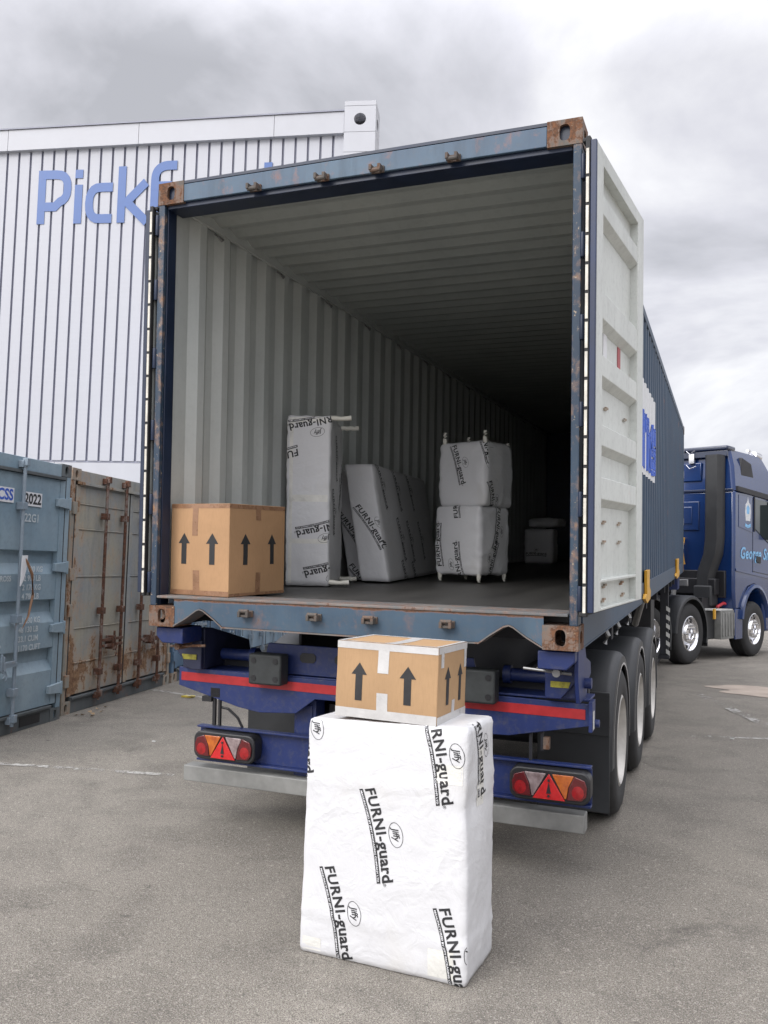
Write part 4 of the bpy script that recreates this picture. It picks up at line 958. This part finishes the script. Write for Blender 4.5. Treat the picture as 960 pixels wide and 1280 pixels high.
# ------------------------------------------------------------------ cardboard boxes
def arrow(g, P, cx, z0, z1, w, hw, hh):
    pts = [(cx-w/2, z0), (cx+w/2, z0), (cx+w/2, z1-hh), (cx+hw/2, z1-hh), (cx, z1), (cx-hw/2, z1-hh), (cx-w/2, z1-hh)]
    g.add([P(u, v) for u, v in pts], [(0, 1, 2, 6), (6, 2, 4), (2, 3, 4), (6, 4, 5)])
def carton(name, label, M, W, D, H, card, tape, tl, arz, axr, aw=.026):
    t = thing(name, label, 'cardboard box', M)
    bm = bmesh.new(); bmesh.ops.create_cube(bm, size=2); bmesh.ops.subdivide_edges(bm, edges=bm.edges, cuts=14, use_grid_fill=True)
    for v in bm.verts:
        c = v.co; p = Vector((c.x*W/2, c.y*D/2, c.z*H/2)); k = 0
        e = noise.noise(p*5+Vector((W*9, D*7, H*5)))*.0035
        bx_ = .006*(1-c.y**2)*(1-c.z**2) if abs(c.x) > .99 else 0; by_ = .006*(1-c.x**2)*(1-c.z**2) if abs(c.y) > .99 else 0
        p.x += math.copysign(bx_+e*(abs(c.x) > .99), c.x); p.y += math.copysign(by_+e*(abs(c.y) > .99), c.y)
        if c.z > .99: p.z -= .005*(1-c.x**2)*(1-c.y**2)
        v.co = p+Vector((W/2, D/2, H/2))
    bmesh.ops.recalc_face_normals(bm, faces=bm.faces)
    o = skin(bm, 'box_body', card, t); o.data.polygons.foreach_set('use_smooth', [True]*len(o.data.polygons)); o.data.set_sharp_from_angle(angle=R(35))
    o.modifiers.new('bevel', 'BEVEL').width = .003; o.modifiers['bevel'].segments = 2; o.modifiers['bevel'].angle_limit = R(50)
    F = lambda u, v: (u, -.0105, v); Rf = lambda u, v: (W+.0105, u, v)
    bvh = BVHTree.FromBMesh(bm)
    def onface(face):
        if face == 'f': return Vector((0, 0, 0)), Vector((1, 0, 0)), Vector((0, 0, 1)), Vector((0, -1, 0))
        if face == 'r': return Vector((W, 0, 0)), Vector((0, 1, 0)), Vector((0, 0, 1)), Vector((1, 0, 0))
        return Vector((0, 0, H)), Vector((1, 0, 0)), Vector((0, 1, 0)), Vector((0, 0, 1))
    for face, cx in axr:
        g = G(); O, U, V_, N_ = onface(face)
        pts = []; w, hw, hh = aw, aw*2.25, aw*1.55; z0, z1 = arz
        sh = aw*(.7 if face == 'r' and W < D*.0 else 1)
        poly = [(cx-w/2, z0), (cx+w/2, z0), (cx+w/2, z1-hh), (cx-w/2, z1-hh)]; tri = [(cx-hw/2, z1-hh), (cx+hw/2, z1-hh), (cx, z1)]
        def pr(q):
            p = O+U*q[0]+V_*q[1]+N_*.2; h = bvh.ray_cast(p, -N_, .4); return tuple(h[0]+N_*.0012)
        rows = [[pr((poly[0][0]+(w)*i/2, z0+(z1-hh-z0)*j/5)) for i in range(3)] for j in range(6)]; g.grid(rows); g.add([pr(q) for q in tri], [(0, 1, 2)]); g.build('printed_arrow', 'ink', t, recalc=False)
    tapes(bm, t, [(*(lambda O, U, V_, N_: (O+U*q[1]+V_*q[2], U, V_, N_))(*onface(q[0])), q[3], q[4]) for q in tl], tape)
    return t
W1, D1, H1 = .435, .53, .53
carton('cardboard_box', 'large brown cardboard box with brown tape inside the open container', MTR @ T((-1.17, .125, .177)) @ RZ(-8.0), W1, D1, H1, 'card', 'tape_brown',
       [('f', 0, H1-.026, W1, .024), ('f', 0, .002, W1, .028), ('r', 0, H1-.026, D1, .024), ('r', 0, .002, D1, .016), ('f', .165, H1-.185, .042, .16), ('f', .175, .03, .048, .115), ('r', .24, H1-.09, .046, .065), ('r', .24, .018, .046, .115), ('t', .185, 0, .05, D1)],
       (.18, .36), [('f', .105), ('f', .315), ('r', .14), ('r', .395)], .039)
W2, D2, H2 = .425, .34, .295
carton('cardboard_box', 'small tan cardboard box with white tape on top of the wrapped cabinet', T((*GP(.432, -1.03), .927*K)) @ RZ(-2.2) @ Matrix.Rotation(R(.7), 4, 'Y') @ SC, W2, D2, H2, 'card2', 'tape_white',
       [('f', 0, H2-.028, W2, .027), ('f', 0, .001, W2, .036), ('r', 0, H2-.026, D2, .025), ('r', 0, .001, D2, .032), ('f', .178, H2-.115, .046, .09), ('f', .178, .034, .046, .07), ('r', .03, H2-.08, .03, .06), ('r', .16, .03, .035, .05), ('r', D2-.035, H2-.10, .03, .08),
        ('t', .19, 0, .05, D2), ('t', 0, 0, W2, .02), ('t', 0, D2-.02, W2, .02), ('t', 0, 0, .018, D2), ('t', W2-.018, 0, .018, D2)],
       (.068, .215), [('f', .10), ('f', .305), ('r', .105), ('r', .255)], .030)

# ------------------------------------------------------------------ row of storage containers on the left
def storage(name, label, M, W=2.42, H=2.39, L=6.0, skinm='s_blue', rodm='s_blue_rod', postm='s_blue', style='deep', rods=(.38, .92, 1.5, 2.04), texts=(), dark=False):
    t = thing(name, label, 'shipping container', M, 'storage containers in a row beside the warehouse')
    hw = W
    for s in (0, 1):
        prof = corr(L-.3, off=.12); x = W if s else 0; sg = -1 if s else 1
        g = G(); g.grid([[(x+sg*(.006+d), .15+y, z) for y, d in prof] for z in (.14, H-.1)]); g.build('side_panel', skinm, t, recalc=False)
    prof = corr(L-.3, .209, .02, .03, off=.1)
    g = G(); g.grid([[(x, .15+y, H-.03-d) for y, d in prof] for x in (.05, W-.05)]); g.build('roof', skinm, t, recalc=False)
    g = G(); g.box(.05, W-.05, L-.1, L-.04, .1, H-.1); g.build('end_wall', skinm, t)
    g = G(); g.box(.0, .07, .02, L, 0.0, .14); g.box(W-.07, W, .02, L, 0, .14); g.box(0.02, .07, .18, L, H-.1, H-.02); g.box(W-.07, W-.02, .18, L, H-.1, H-.02); g.build('rail', skinm, t)
    g = G(); g.box(.162, W-.162, .0, .1, .0, .155); g.box(.162, W-.162, -.02, .0, .13, .155)
    g.build('door_sill', 's_base', t, .004)
    if style == 'deep':
        g = G()
        for x in (W-.62, .38): g.box(x, x+.30, -.004, .0, .03, .11)
        g.build('fork_pocket', 'black', t)
    g = G(); g.box(.16, W-.16, .0, .1, H-.125, H-.012); g.build('header', skinm, t, .004)
    g = G(); g.box(.10, W-.10, -.025, .0, H-.155, H-.128); g.build('rain_gutter', 's_base' if style == 'deep' else skinm, t, .003)
    for x in (0, W-.07): g = G(); g.box(x, x+.07, .0, .12, .118, H-.118); g.build('corner_post', postm, t, .004)
    for z in (0, H-.118):
        for x in (-.002, W-.160):
            g = G(); casting_mesh(g, x, -.003, z); g.build('corner_casting', 's_beige' if style == 'flat' else 's_base', t)
    mid = W/2
    for k, (x0, x1) in enumerate(((.085, mid-.008), (mid+.008, W-.085))):
        d = bpy.data.objects.new('door', None); COL.objects.link(d); d.parent = t
        g = G(); g.box(x0, x0+.08, .0, .05, .165, H-.16); g.box(x1-.08, x1, .0, .05, .165, H-.16)
        if style == 'deep':
            zs = [(.165, .0), (.42, .0)]
            pr = [(.165, 0)]
            for zc in (.62, 1.06, 1.50):       # three deep horizontal flutes
                pr += [(zc-.14, 0), (zc-.045, .05), (zc+.055, .05), (zc+.07, 0)]
            pr += [(H-.16, 0)]
            g.grid([[(x, .004+dd, z) for z, dd in pr] for x in (x0+.08, x1-.08)])
        elif style == 'flat':
            zs = [.165, .48, .82, 1.33, 1.80, 2.05, H-.16]
            for a_, b_ in zip(zs, zs[1:]): g.box(x0+.08, x1-.08, .012, .04, a_+.008, b_-.008); g.box(x0+.08, x1-.08, .004, .02, b_-.008, b_+.008)
        else:
            for q in range(5): g.box(x0+.08+q*.0, x1-.08, .012, .04, .165+q*.42, .165+q*.42+.40)
            g.box(x0+.08, x1-.08, .03, .045, .165, H-.16)
        g.build('door_panel', skinm, d, .004 if style != 'deep' else 0)
        g = G(); g.box(*((x0-.014, x0) if k == 0 else (x1, x1+.014)), .0, .04, .16, H-.155); g.build('door_seal', 'gasket', d); g = G(); g.box(*((x1, x1+.006) if k == 0 else (x0-.006, x0)), -.004, .03, .16, H-.155); g.build('door_seal', 'gasket', d)
        for z in ((.30, .86, 1.42, 2.02) if style == 'deep' else (.32, 1.0, 1.35, 2.0)):
            g = G(); xc = x0 if k == 0 else x1; sg = -1 if k == 0 else 1
            if style == 'deep': P_ = [(xc-sg*.15, z-.035), (xc+sg*.05, z-.05), (xc+sg*.05, z+.05), (xc-sg*.15, z+.035)]; g.prism(P_, 'y', -.03, .002); g.cyl((xc+sg*.055, -.02, z-.06), (xc+sg*.055, -.02, z+.06), .016, n=8)
            else: g.box(*sorted((xc-sg*.005, xc+sg*.07)), -.02, .0, z-.06, z+.06)
            g.build('hinge', skinm if style == 'deep' else postm, d, .003)
    for x in rods:
        r = bpy.data.objects.new('lock_rod', None); COL.objects.link(r); r.parent = t
        g = G(); g.cyl((x, -.045, .07), (x, -.045, H-.06), .0165, n=10); g.build('rod', rodm, r, smooth=40)
        for z in (.12, H-.08):
            g = G(); g.box(x-.035, x+.035, -.05, -.0, z-.03, z+.03); g.box(x-.022, x+.022, -.08, -.03, z-.015, z+.05); g.build('rod_cam', rodm, r, .003)
        for z in (.36, .98, 1.95): g = G(); g.box(x-.035, x+.035, -.068, .0, z-.035, z+.03); g.build('rod_bracket', rodm, r, .003)
    for x0, x1, z, hx in ((rods[0], rods[0]+.42, .60, .28), (rods[1]-.42, rods[1], .66, -.3), (rods[2], rods[2]+.42, .60, .2), (rods[3]-.42, rods[3], .58, -.16)):
        g = G(); g.box(x0, x1, -.075, -.062, z, z+.03); xm = (x0+x1)/2; g.box(xm-.03, xm+.03, -.09, -.0, z-.03, z+.05); g.cyl((xm, -.085, z-.04), (xm, -.085, z+.1), .012, n=8)
        g.tube([(xm+.02, -.09, z-.02), (xm+.035, -.1, z-.07), (xm+.01, -.1, z-.10)], .008, 6)
        g.build('lock_handle', rodm, t, .002)
    for kind, x, z, s, size, mat in texts:
        if kind == 'plate':
            v, f = text_mesh(s, size, .004); w = text_w(v); g = G(); g.box(x-.012, x+w+.012, -.0045, -.001, z-.022, z+size*.8, 0); g.add([(x+p[0], -.006, z+p[1]) for p in v], f, 1)
            g.build('number_plate', ['wink', 'logo_blue' if mat == 'b' else 'ink'], t, recalc=False)
        else:
            v, f = text_mesh(s, size, .002); g = G(); g.add([(x+p[0], -.0015, z+p[1]) for p in v], f); g.build('stencil_text', mat, t, recalc=False)
    return t
def rowM(p, q):
    d = (Vector((*q, 0))-Vector((*p, 0))).normalized(); n = Vector((-d.y, d.x, 0))
    p = GP(*p); return Matrix(((d.x, n.x, 0, p[0]), (d.y, n.y, 0, p[1]), (0, 0, 1, 0), (0, 0, 0, 1))) @ SC
MT['stencil'] = plain('faded_white_stencil', (.50, .55, .58), .6, 0, .2, 60); MT['stencil_l'] = plain('pale_blue_stencil', (.36, .42, .50), .6, 0, .2, 60)
# container 1 ends at (-3.93, 2.38); its row direction is read from the foot line
d1 = Vector((-.15, .87)).normalized(); p1 = Vector((-3.93, 2.38))-d1*2.42
storage('storage_container', 'faded light blue container with deep fluted door, cut by the left edge of the photo', rowM(p1, p1+d1), skinm='s_blue', rods=(.40, .80, 1.18, 1.63),
        texts=[('plate', 1.33, 1.99, 'CSS', .13, 'b'), ('plate', 1.70, 1.98, '2022', .125, 'k'), ('t', 1.72, 1.82, '22G1', .10, 'stencil')]+
              [('t', 1.72, z, s, .07, 'stencil') for z, s in ((1.38, '24 000 KG'), (1.30, '52 910 LB'), (1.22, ' 2 170 KG'), (1.14, ' 4 780 LB'), (.93, '21 830 KG'), (.85, '48 130 LB'), (.77, '33.1 CUM'), (.69, '1170 CUFT'))]+
              [('t', 1.22, z, s, .065, 'stencil') for z, s in ((1.30, 'MAX GROSS'), (1.13, 'TARE'), (.86, 'NET'), (.72, 'CUB.CAP'))])
# rag of shrink wrap caught on the rod
g = G(); g.tube([(0, 0, 0), (.03, -.02, -.06), (.09, -.03, -.16), (.13, -.02, -.34), (.08, -.02, -.52), (.02, -.01, -.62)], [.006, .012, .014, .012, .010, .003], 6)
o = g.build('torn_strap', 'tape_brown', smooth=60); o.matrix_world = rowM(p1, p1+d1) @ T((1.63, -.075, 1.52)); tag(o, 'torn brown strap hanging from the lock rod of the light blue container', 'strap')
g = G(); g.prism([(0, 0), (.07, .005), (.065, -.08), (.03, -.2), (-.01, -.26), (-.005, -.1)], 'y', 0, .012); o = g.build('plastic_rag', 'wink', smooth=60); o.matrix_world = rowM(p1, p1+d1) @ T((1.60, -.09, 1.52)); tag(o, 'white plastic scrap tied to the lock rod above the strap', 'rag')
p2 = Vector((-4.02, 2.50)); d2 = Vector((-.50, 2.62)).normalized()
storage('storage_container', 'grey blue container eaten by rust next to the light blue one', rowM(p2, p2+d2), skinm='s_rust', rodm='s_rustrod', postm='s_beige', style='flat', rods=(.62, 1.04, 1.50, 1.98),
        texts=[('t', 1.70, 1.52, '222G1', .10, 'stencil_l'), ('t', 1.72, 1.66, '40 71', .10, 'stencil_l')])
p = p2+d2*2.50
labs = ['blue container half hidden behind the trailer tail, third in the row', 'pale blue container seen under the deck, fourth in the row', 'farthest pale blue container in the row beside the warehouse']
for k, (sk, lb) in enumerate(zip(('s_mid', 's_pale', 's_pale'), labs)):
    storage('storage_container', lb, rowM(p, p+d2), skinm=sk, rodm='s_blue_rod', postm=sk, style='plain' if k else 'flat'); p = p+d2*2.47
for k, (x, y) in enumerate(((-3.86, 2.62), (-3.9, 2.78), (-3.8, 2.7), (-3.95, 2.95), (-3.83, 2.85), (-3.98, 3.1), (-3.92, 2.6), (-3.75, 2.62))):
    g = G(); a = rnd.random()*6; l = .03; g.add([(l*math.cos(a+q)*(1 if q % 2 else .5), l*math.sin(a+q)*(1 if q % 2 else .5), .006+.012*(q % 2)) for q in (0, 1.57, 3.14, 4.71)], [(0, 1, 2, 3)])
    o = g.build('dry_leaf', 'dryleaf', recalc=False); o.location = (*GP(x, y), 0); tag(o, 'dry leaf blown against the foot of the rusty container', 'leaf', 'dry leaves by the container feet')
g = G(); g.prism([(0, 0), (.12, .02), (.13, .09), (.02, .08)], 'z', .004, .02); g.add([(.05, .02, .021), (.15, -.01, .03), (.17, .04, .012), (.07, .07, .022)], [(0, 1, 2, 3)], 1)
o = g.build('crumpled_packet', ['litter_y', 'litter'], recalc=False); o.location = (*GP(-3.72, 4.05), 0); tag(o, 'crumpled yellow and white packet on the bay line by the trailer corner', 'litter')
for (x, y, lb) in ((-2.2, 2.2, 'small white paper scrap left of the trailer tail'), (-2.55, 1.95, 'tiny white scrap on the asphalt between trailer and containers'), (1.95, 4.6, 'flattened white paper scrap right of the trailer wheels'), (1.62, .15, 'white stick lying on the asphalt at the lower right')):
    g = G(); L_ = .12 if 'stick' in lb else .035; w = .006 if 'stick' in lb else .02
    g.prism([(-L_/2, -w/2), (L_/2, -w/2*.6), (L_/2, w/2), (-L_/2*.8, w/2)], 'z', .003, .010); o = g.build('paper_scrap', 'litter'); o.location = (*GP(x, y), 0) if 'stick' not in lb else (1.62, -1.1, 0); o.rotation_euler = (0, 0, R(-20)); tag(o, lb, 'litter')

# ------------------------------------------------------------------ tractor
def tractor():
    h = R(-24); M = T((*GP(.27, 11.98), 0)) @ Matrix.Rotation(h, 4, 'Z') @ SC
    t = thing('lorry_tractor', 'deep blue lorry tractor turned to the right ahead of the trailer', 'lorry', M)
    yb = 1.62; yf = 3.95       # cab back and front
    # lower cab shell and roof
    prof = [(yb, 1.22), (yb, 3.10), (yf-.10, 3.10), (yf, 2.2), (yf+.06, 1.0), (yf+.02, .45), (3.05, .45), (3.02, .8), (2.92, 1.12), (2.75, 1.28), (2.5, 1.34), (2.22, 1.28), (2.05, 1.10), (1.98, .88), (1.66, .88)]
    g = G(); g.prism(prof, 'x', -1.245, 1.245); g.build('cab_shell', 'cab', t, .05)
    # tapered roof
    g = G(); rows = []
    for y, z, hw in ((yb+.0, 3.09, 1.245), (yb+.03, 3.55, 1.20), (yb+.06, 3.86, 1.12)):
        rows.append([(-hw, y, z), (hw, y, z), (hw, yf-.12-(z-3.09)*.85, z), (-hw, yf-.12-(z-3.09)*.85, z), (-hw, y, z)])
    g.grid(rows); q = rows[-1]; g.add(q[:4], [(0, 1, 2, 3)]); g.build('roof_fairing', 'cab', t, .06)
    g = G(); g.box(-1.14, 1.14, yb-.06, yb+.30, 3.84, 3.93); g.build('rear_spoiler_lip', 'cab_dark', t, .03)
    g = G(); g.box(-1.12, 1.12, yb-.035, yb+.02, 3.72, 3.84); g.box(-1.22, 1.22, yb-.025, yb+.02, 3.07, 3.12); g.build('rear_seam', 'cab_dark', t, .01)
    g = G(); g.box(-.9, .62, yb-.022, yb+.02, 3.28, 3.64); g.build('rear_upper_panel', 'cab', t, .02)
    g = G(); g.box(-.75, .58, yb-.03, yb+.02, 2.35, 2.90); g.box(-.60, .45, yb-.045, yb-.02, 2.47, 2.80); g.build('rear_pressing', 'cab', t, .02)
    g = G(); g.box(-1.12, 1.10, yb-.06, yb+.01, 1.1, 1.60); g.box(-1.0, 1.0, yb-.25, yb-.06, 1.15, 1.45); g.build('cab_suspension', 'black', t, .02)
    # intake duct
    g = G(); pth = [(.93, 3.74), (.93, 3.0), (.93, 2.2), (.90, 1.9), (.80, 1.62), (.76, 1.45), (.76, 1.05)]; rows = []
    for x, z in pth:
        w = .15; rows.append([(x-w, yb-.02, z), (x-w, yb-.20, z), (x-w+.05, yb-.26, z), (x+w-.05, yb-.26, z), (x+w, yb-.20, z), (x+w, yb-.02, z), (x-w, yb-.02, z)])
    g.grid(rows); g.add(rows[0][:6], [tuple(range(6))]); g.build('air_intake_duct', 'plast', t, smooth=50)
    g = G(); g.box(.60, .95, yb-.30, yb, .95, 1.32); g.build('air_filter_box', 'plast', t, .03)
    g = G(); g.box(.40, .50, yb-.08, yb-.03, 3.62, 3.80); g.tube([(.35, yb-.08, 3.86), (.42, yb-.09, 3.80), (.52, yb-.09, 3.86)], .007, 6); g.tube([(.34, yb-.07, 3.60), (.42, yb-.09, 3.52), (.55, yb-.09, 3.56)], .006, 6); g.build('work_lamp', 'chrome', t)
    # side details (door, window, visor, belt line, wheel arch, handle)
    for s in (1, -1):
        X = s*1.247
        def sp(g, pts, d0=0, d1=.012, mi=0): g.prism(pts, 'x', *sorted((X+s*d0, X+s*d1)), mi)
        g = G(); sp(g, [(1.80, 2.42), (2.40, 2.34), (2.40, 3.0), (1.80, 3.02)], 0, .006); g.build('sleeper_panel', 'cab', t, .004)
        g = G(); sp(g, [(2.52, 2.42), (3.55, 2.02), (3.66, 2.62), (3.50, 2.96), (2.52, 2.99)], .002, .010); g.build('side_window', 'glass', t)
        g = G(); sp(g, [(2.48, 2.36), (2.52, 2.36), (2.52, 3.03), (2.48, 3.03)], .002, .014); sp(g, [(1.70, 3.08), (3.7, 2.99), (3.72, 3.09), (1.70, 3.17)], -.01, .03); g.build('window_trim', 'black', t)
        g = G(); sp(g, [(1.66, 1.60), (3.95, 1.40), (3.95, 1.45), (1.66, 1.65)], .0, .016); g.build('belt_line', 'cab', t, .004)
        g = G(); sp(g, [(2.435, 1.55), (2.445, 1.55), (2.445, 3.0), (2.435, 3.0)], .001, .004); sp(g, [(2.44, 1.6), (3.7, 1.5), (3.7, 1.51), (2.44, 1.61)], .001, .004); g.build('door_gap', 'black', t)
        g = G(); arc_ = []
        for k in range(15):
            a = R(8+164*k/14); arc_.append((2.5-.60*math.cos(a), .62+.68*math.sin(a)))
        g.grid([[(X+s*d, 2.5+(p_[0]-2.5)*f_, .62+(p_[1]-.62)*f_) for d, f_ in ((0, 1.10), (.05, 1.08), (.06, 1.0), (.0, .95), (-.25, .95))] for p_ in arc_]); g.build('wheel_arch', 'cab', t, smooth=40)
        g = G(); sp(g, [(2.58, 1.78), (2.78, 1.76), (2.79, 1.88), (2.59, 1.90)], .002, .02); g.build('door_handle', 'black', t, .006)
        g = G(); xa, xb = sorted((s*1.32, s*1.58)); g.box(xa, xb, 3.55, 3.68, 2.25, 2.95); g.tube([(s*1.2, 3.6, 3.0), (s*1.45, 3.6, 3.05), (s*1.45, 3.62, 2.9)], .02, 6); g.build('wing_mirror', 'black', t, .03)
        g = G(); g.prism([(1.95, 3.28), (2.55, 3.16), (2.55, 3.42), (2.45, 3.66), (2.02, 3.74)], 'x', *sorted((s*1.13, s*1.215))); g.build('roof_window', 'black', t, .02)
        g = G(); g.box(*sorted((s*1.22, s*1.25)), 1.66, 1.98, .35, .90); g.build('side_skirt', 'cab', t, .01)
        wheel(t, s*1.25, 2.50, .515, .515, .30, 'chrome', .295, conv=True, outer=s)
        wheel(t, s*1.22, -.06, .515, .515, .30, 'chrome', .295, conv=True, outer=s)
        wheel(t, s*1.22, -1.38, .50, .50, .30, 'chrome', .30, deep=.10, outer=s)
        for yy in (-.06, -1.38):
            g = G(); rows = []
            for k in range(19):
                a = R(-20+200*k/18); c, q_ = math.cos(a), math.sin(a); 
                if k == 18: pass
                rows.append([(s*.88, yy+.60*c, .54+.62*q_), (s*1.24, yy+.60*c, .54+.62*q_), (s*1.265, yy+.585*c, .54+.60*q_), (s*1.265, yy+.54*c, .54+.56*q_), (s*1.24, yy+.56*c, .54+.575*q_), (s*.88, yy+.575*c, .54+.59*q_)])
            g.grid(rows); g.build('mudguard', 'fender', t, smooth=40)
            g = G(); g.box(*sorted((s*.88, s*1.25)), yy+.575, yy+.60, .28, .60); g.build('mud_flap', 'rubber', t)
    v, f = text_mesh('George Smi', .30, .008, .2, 1.05); g = G(); g.add([(1.2505, 1.86+p[0], 1.84+p[1]) for p in v], f); g.build('signwriting', 'sky_txt', t, recalc=False)
    n = 20; g2 = G()     # crest: round badge with crown points and a scroll
    g2.prism([(2.10, 2.55), (2.30, 2.55), (2.33, 2.72), (2.31, 2.86), (2.24, 2.90), (2.20, 3.0), (2.16, 2.90), (2.09, 2.86), (2.07, 2.72)], 'x', 1.2535, 1.256); g2.build('crest', 'crest', t)
    g2 = G(); g2.prism([(2.08, 2.44), (2.20, 2.41), (2.32, 2.44), (2.32, 2.50), (2.20, 2.47), (2.08, 2.50)], 'x', 1.2535, 1.256); g2.prism([(2.15, 2.68), (2.25, 2.68), (2.27, 2.80), (2.20, 2.85), (2.13, 2.80)], 'x', 1.2565, 1.2575); g2.build('crest_scroll', 'sky_txt', t)
    g = G(); g.tube([(1.05, 2.62, 3.78), (1.05, 2.75, 3.92), (1.05, 3.0, 3.9)], .018, 8); g.cyl((1.05, 2.95, 3.90), (1.05, 3.14, 3.86), .07, .10, 16); g.cyl((1.05, 2.66, 3.95), (1.05, 2.75, 3.95), .03); g.build('air_horn', 'chrome', t, smooth=40)
    # chassis
    for s in (-1, 1):
        g = G(); g.box(*sorted((s*.36, s*.44)), -2.0, 3.6, .72, .98); g.build('chassis_rail', 't_dark', t)
    g = G(); g.cyl((-1.0, -.06, .515), (1.0, -.06, .515), .09); g.cyl((-1.0, -1.38, .5), (1.0, -1.38, .5), .08); g.cyl((-1.0, 2.5, .515), (1.0, 2.5, .515), .07); g.build('axle', 't_dark', t)
    g = G(); g.box(-.5, .5, -.8, .5, 1.0, 1.10); g.build('fifth_wheel', 'black', t, .02)
    g = G(); g.box(-.9, .9, 1.05, 1.6, .5, 1.1); g.box(-1.0, 1.0, 1.65, 3.6, .42, .95); g.build('engine_block', 'black', t)
    g = G(); g.box(.72, 1.10, .78, 1.90, .37, .88); g.build('battery_case', 'plast', t, .02)
    g = G(); g.box(1.10, 1.225, 1.12, 1.90, .37, .885)
    for k in range(6): g.box(1.225, 1.24, 1.17+k*.118, 1.24+k*.118, .42, .84)
    g.build('ribbed_tank_cover', 'bumper', t, .012)
    g = G(); g.box(.78, 1.2, .82, 1.88, .885, .905); g.build('step_plate', 'zebra', t); g = G(); g.tube([(1.0, 1.45, .93), (1.05, 1.6, 1.0), (1.1, 1.8, .97), (1.15, 1.9, .92)], .03, 8); g.build('red_hose', 'red', t, smooth=60)
    g = G(); g.box(1.22, 1.25, .80, .86, .74, .92); g.build('marker_lamp', 'yellow', t)
    g = G(); g.prism([(.5, .95), (.62, .95), (.75, 1.55), (.72, 1.9), (.66, 1.9), (.66, 1.55)], 'x', .55, .60); g.box(.45, .70, .9, .94, 1.30, 1.42); g.build('catwalk_bracket', 'steel', t, .01)
    g = G()
    for k in range(3): g.tube([(-.1+.12*k, yb-.1, 1.75), (-.1+.12*k, yb-.35, 1.5), (-.05+.1*k, yb-.7, 1.3), (.0, yb-1.1, 1.15)], .018, 6)
    g.build('air_line', 'black', t); g = G(); g.tube([(.28, yb-.06, 2.2), (.30, yb-.12, 2.1), (.27, yb-.1, 1.95), (.30, yb-.08, 1.7)], .04, 8); g.build('coiled_cable', 'yellow', t)
    g = G(); g.box(.1, .22, yb-.05, yb, 2.0, 2.25); g.build('service_panel', 'yellow', t, .01)
tractor()

# ------------------------------------------------------------------ far trees beyond the yard
def tree(loc, h, seed, label):
    rg = random.Random(seed); t = thing('tree', label, 'tree', T((*loc, 0)), 'trees far beyond the yard')
    g = G(); g.tube([(0, 0, 0), (.05, 0, h*.3), (0, .1, h*.6)], [.16, .12, .06], 8)
    for k in range(5): a = rg.random()*6.28; g.tube([(0, 0, h*.3), (math.cos(a)*h*.2, math.sin(a)*h*.2, h*.6)], [.07, .02], 6)
    g.build('trunk', 'bark', t)
    g = G()
    for c in range(26):
        a = rg.random()*6.28; rr = h*.34*math.sqrt(rg.random()); cz = h*(.38+.52*rg.random()); cc = Vector((rr*math.cos(a), rr*math.sin(a), cz)); cr = h*(.08+.08*rg.random())
        for k in range(60):
            p = cc+Vector((rg.gauss(0, 1), rg.gauss(0, 1), rg.gauss(0, .8))).normalized()*cr*rg.random()**.4; u = Vector((rg.gauss(0, 1), rg.gauss(0, 1), rg.gauss(0, 1))).normalized()*.11; w = u.orthogonal().normalized()*.09
            g.add([tuple(p-u), tuple(p+w), tuple(p+u), tuple(p-w)], [(0, 1, 2, 3)])
    g.build('crown', 'leaf', t, recalc=False)
for k, (x, y, h) in enumerate(((6, 62, 5.2), (11, 66, 6.2), (17, 60, 5.5), (24, 64, 6.5))):
    tree((x, y), h, k, ['bushy green tree behind the tractor cab', 'green tree far off behind the lorry', 'rounded green tree at the end of the yard', 'taller green tree at the far right'][k])
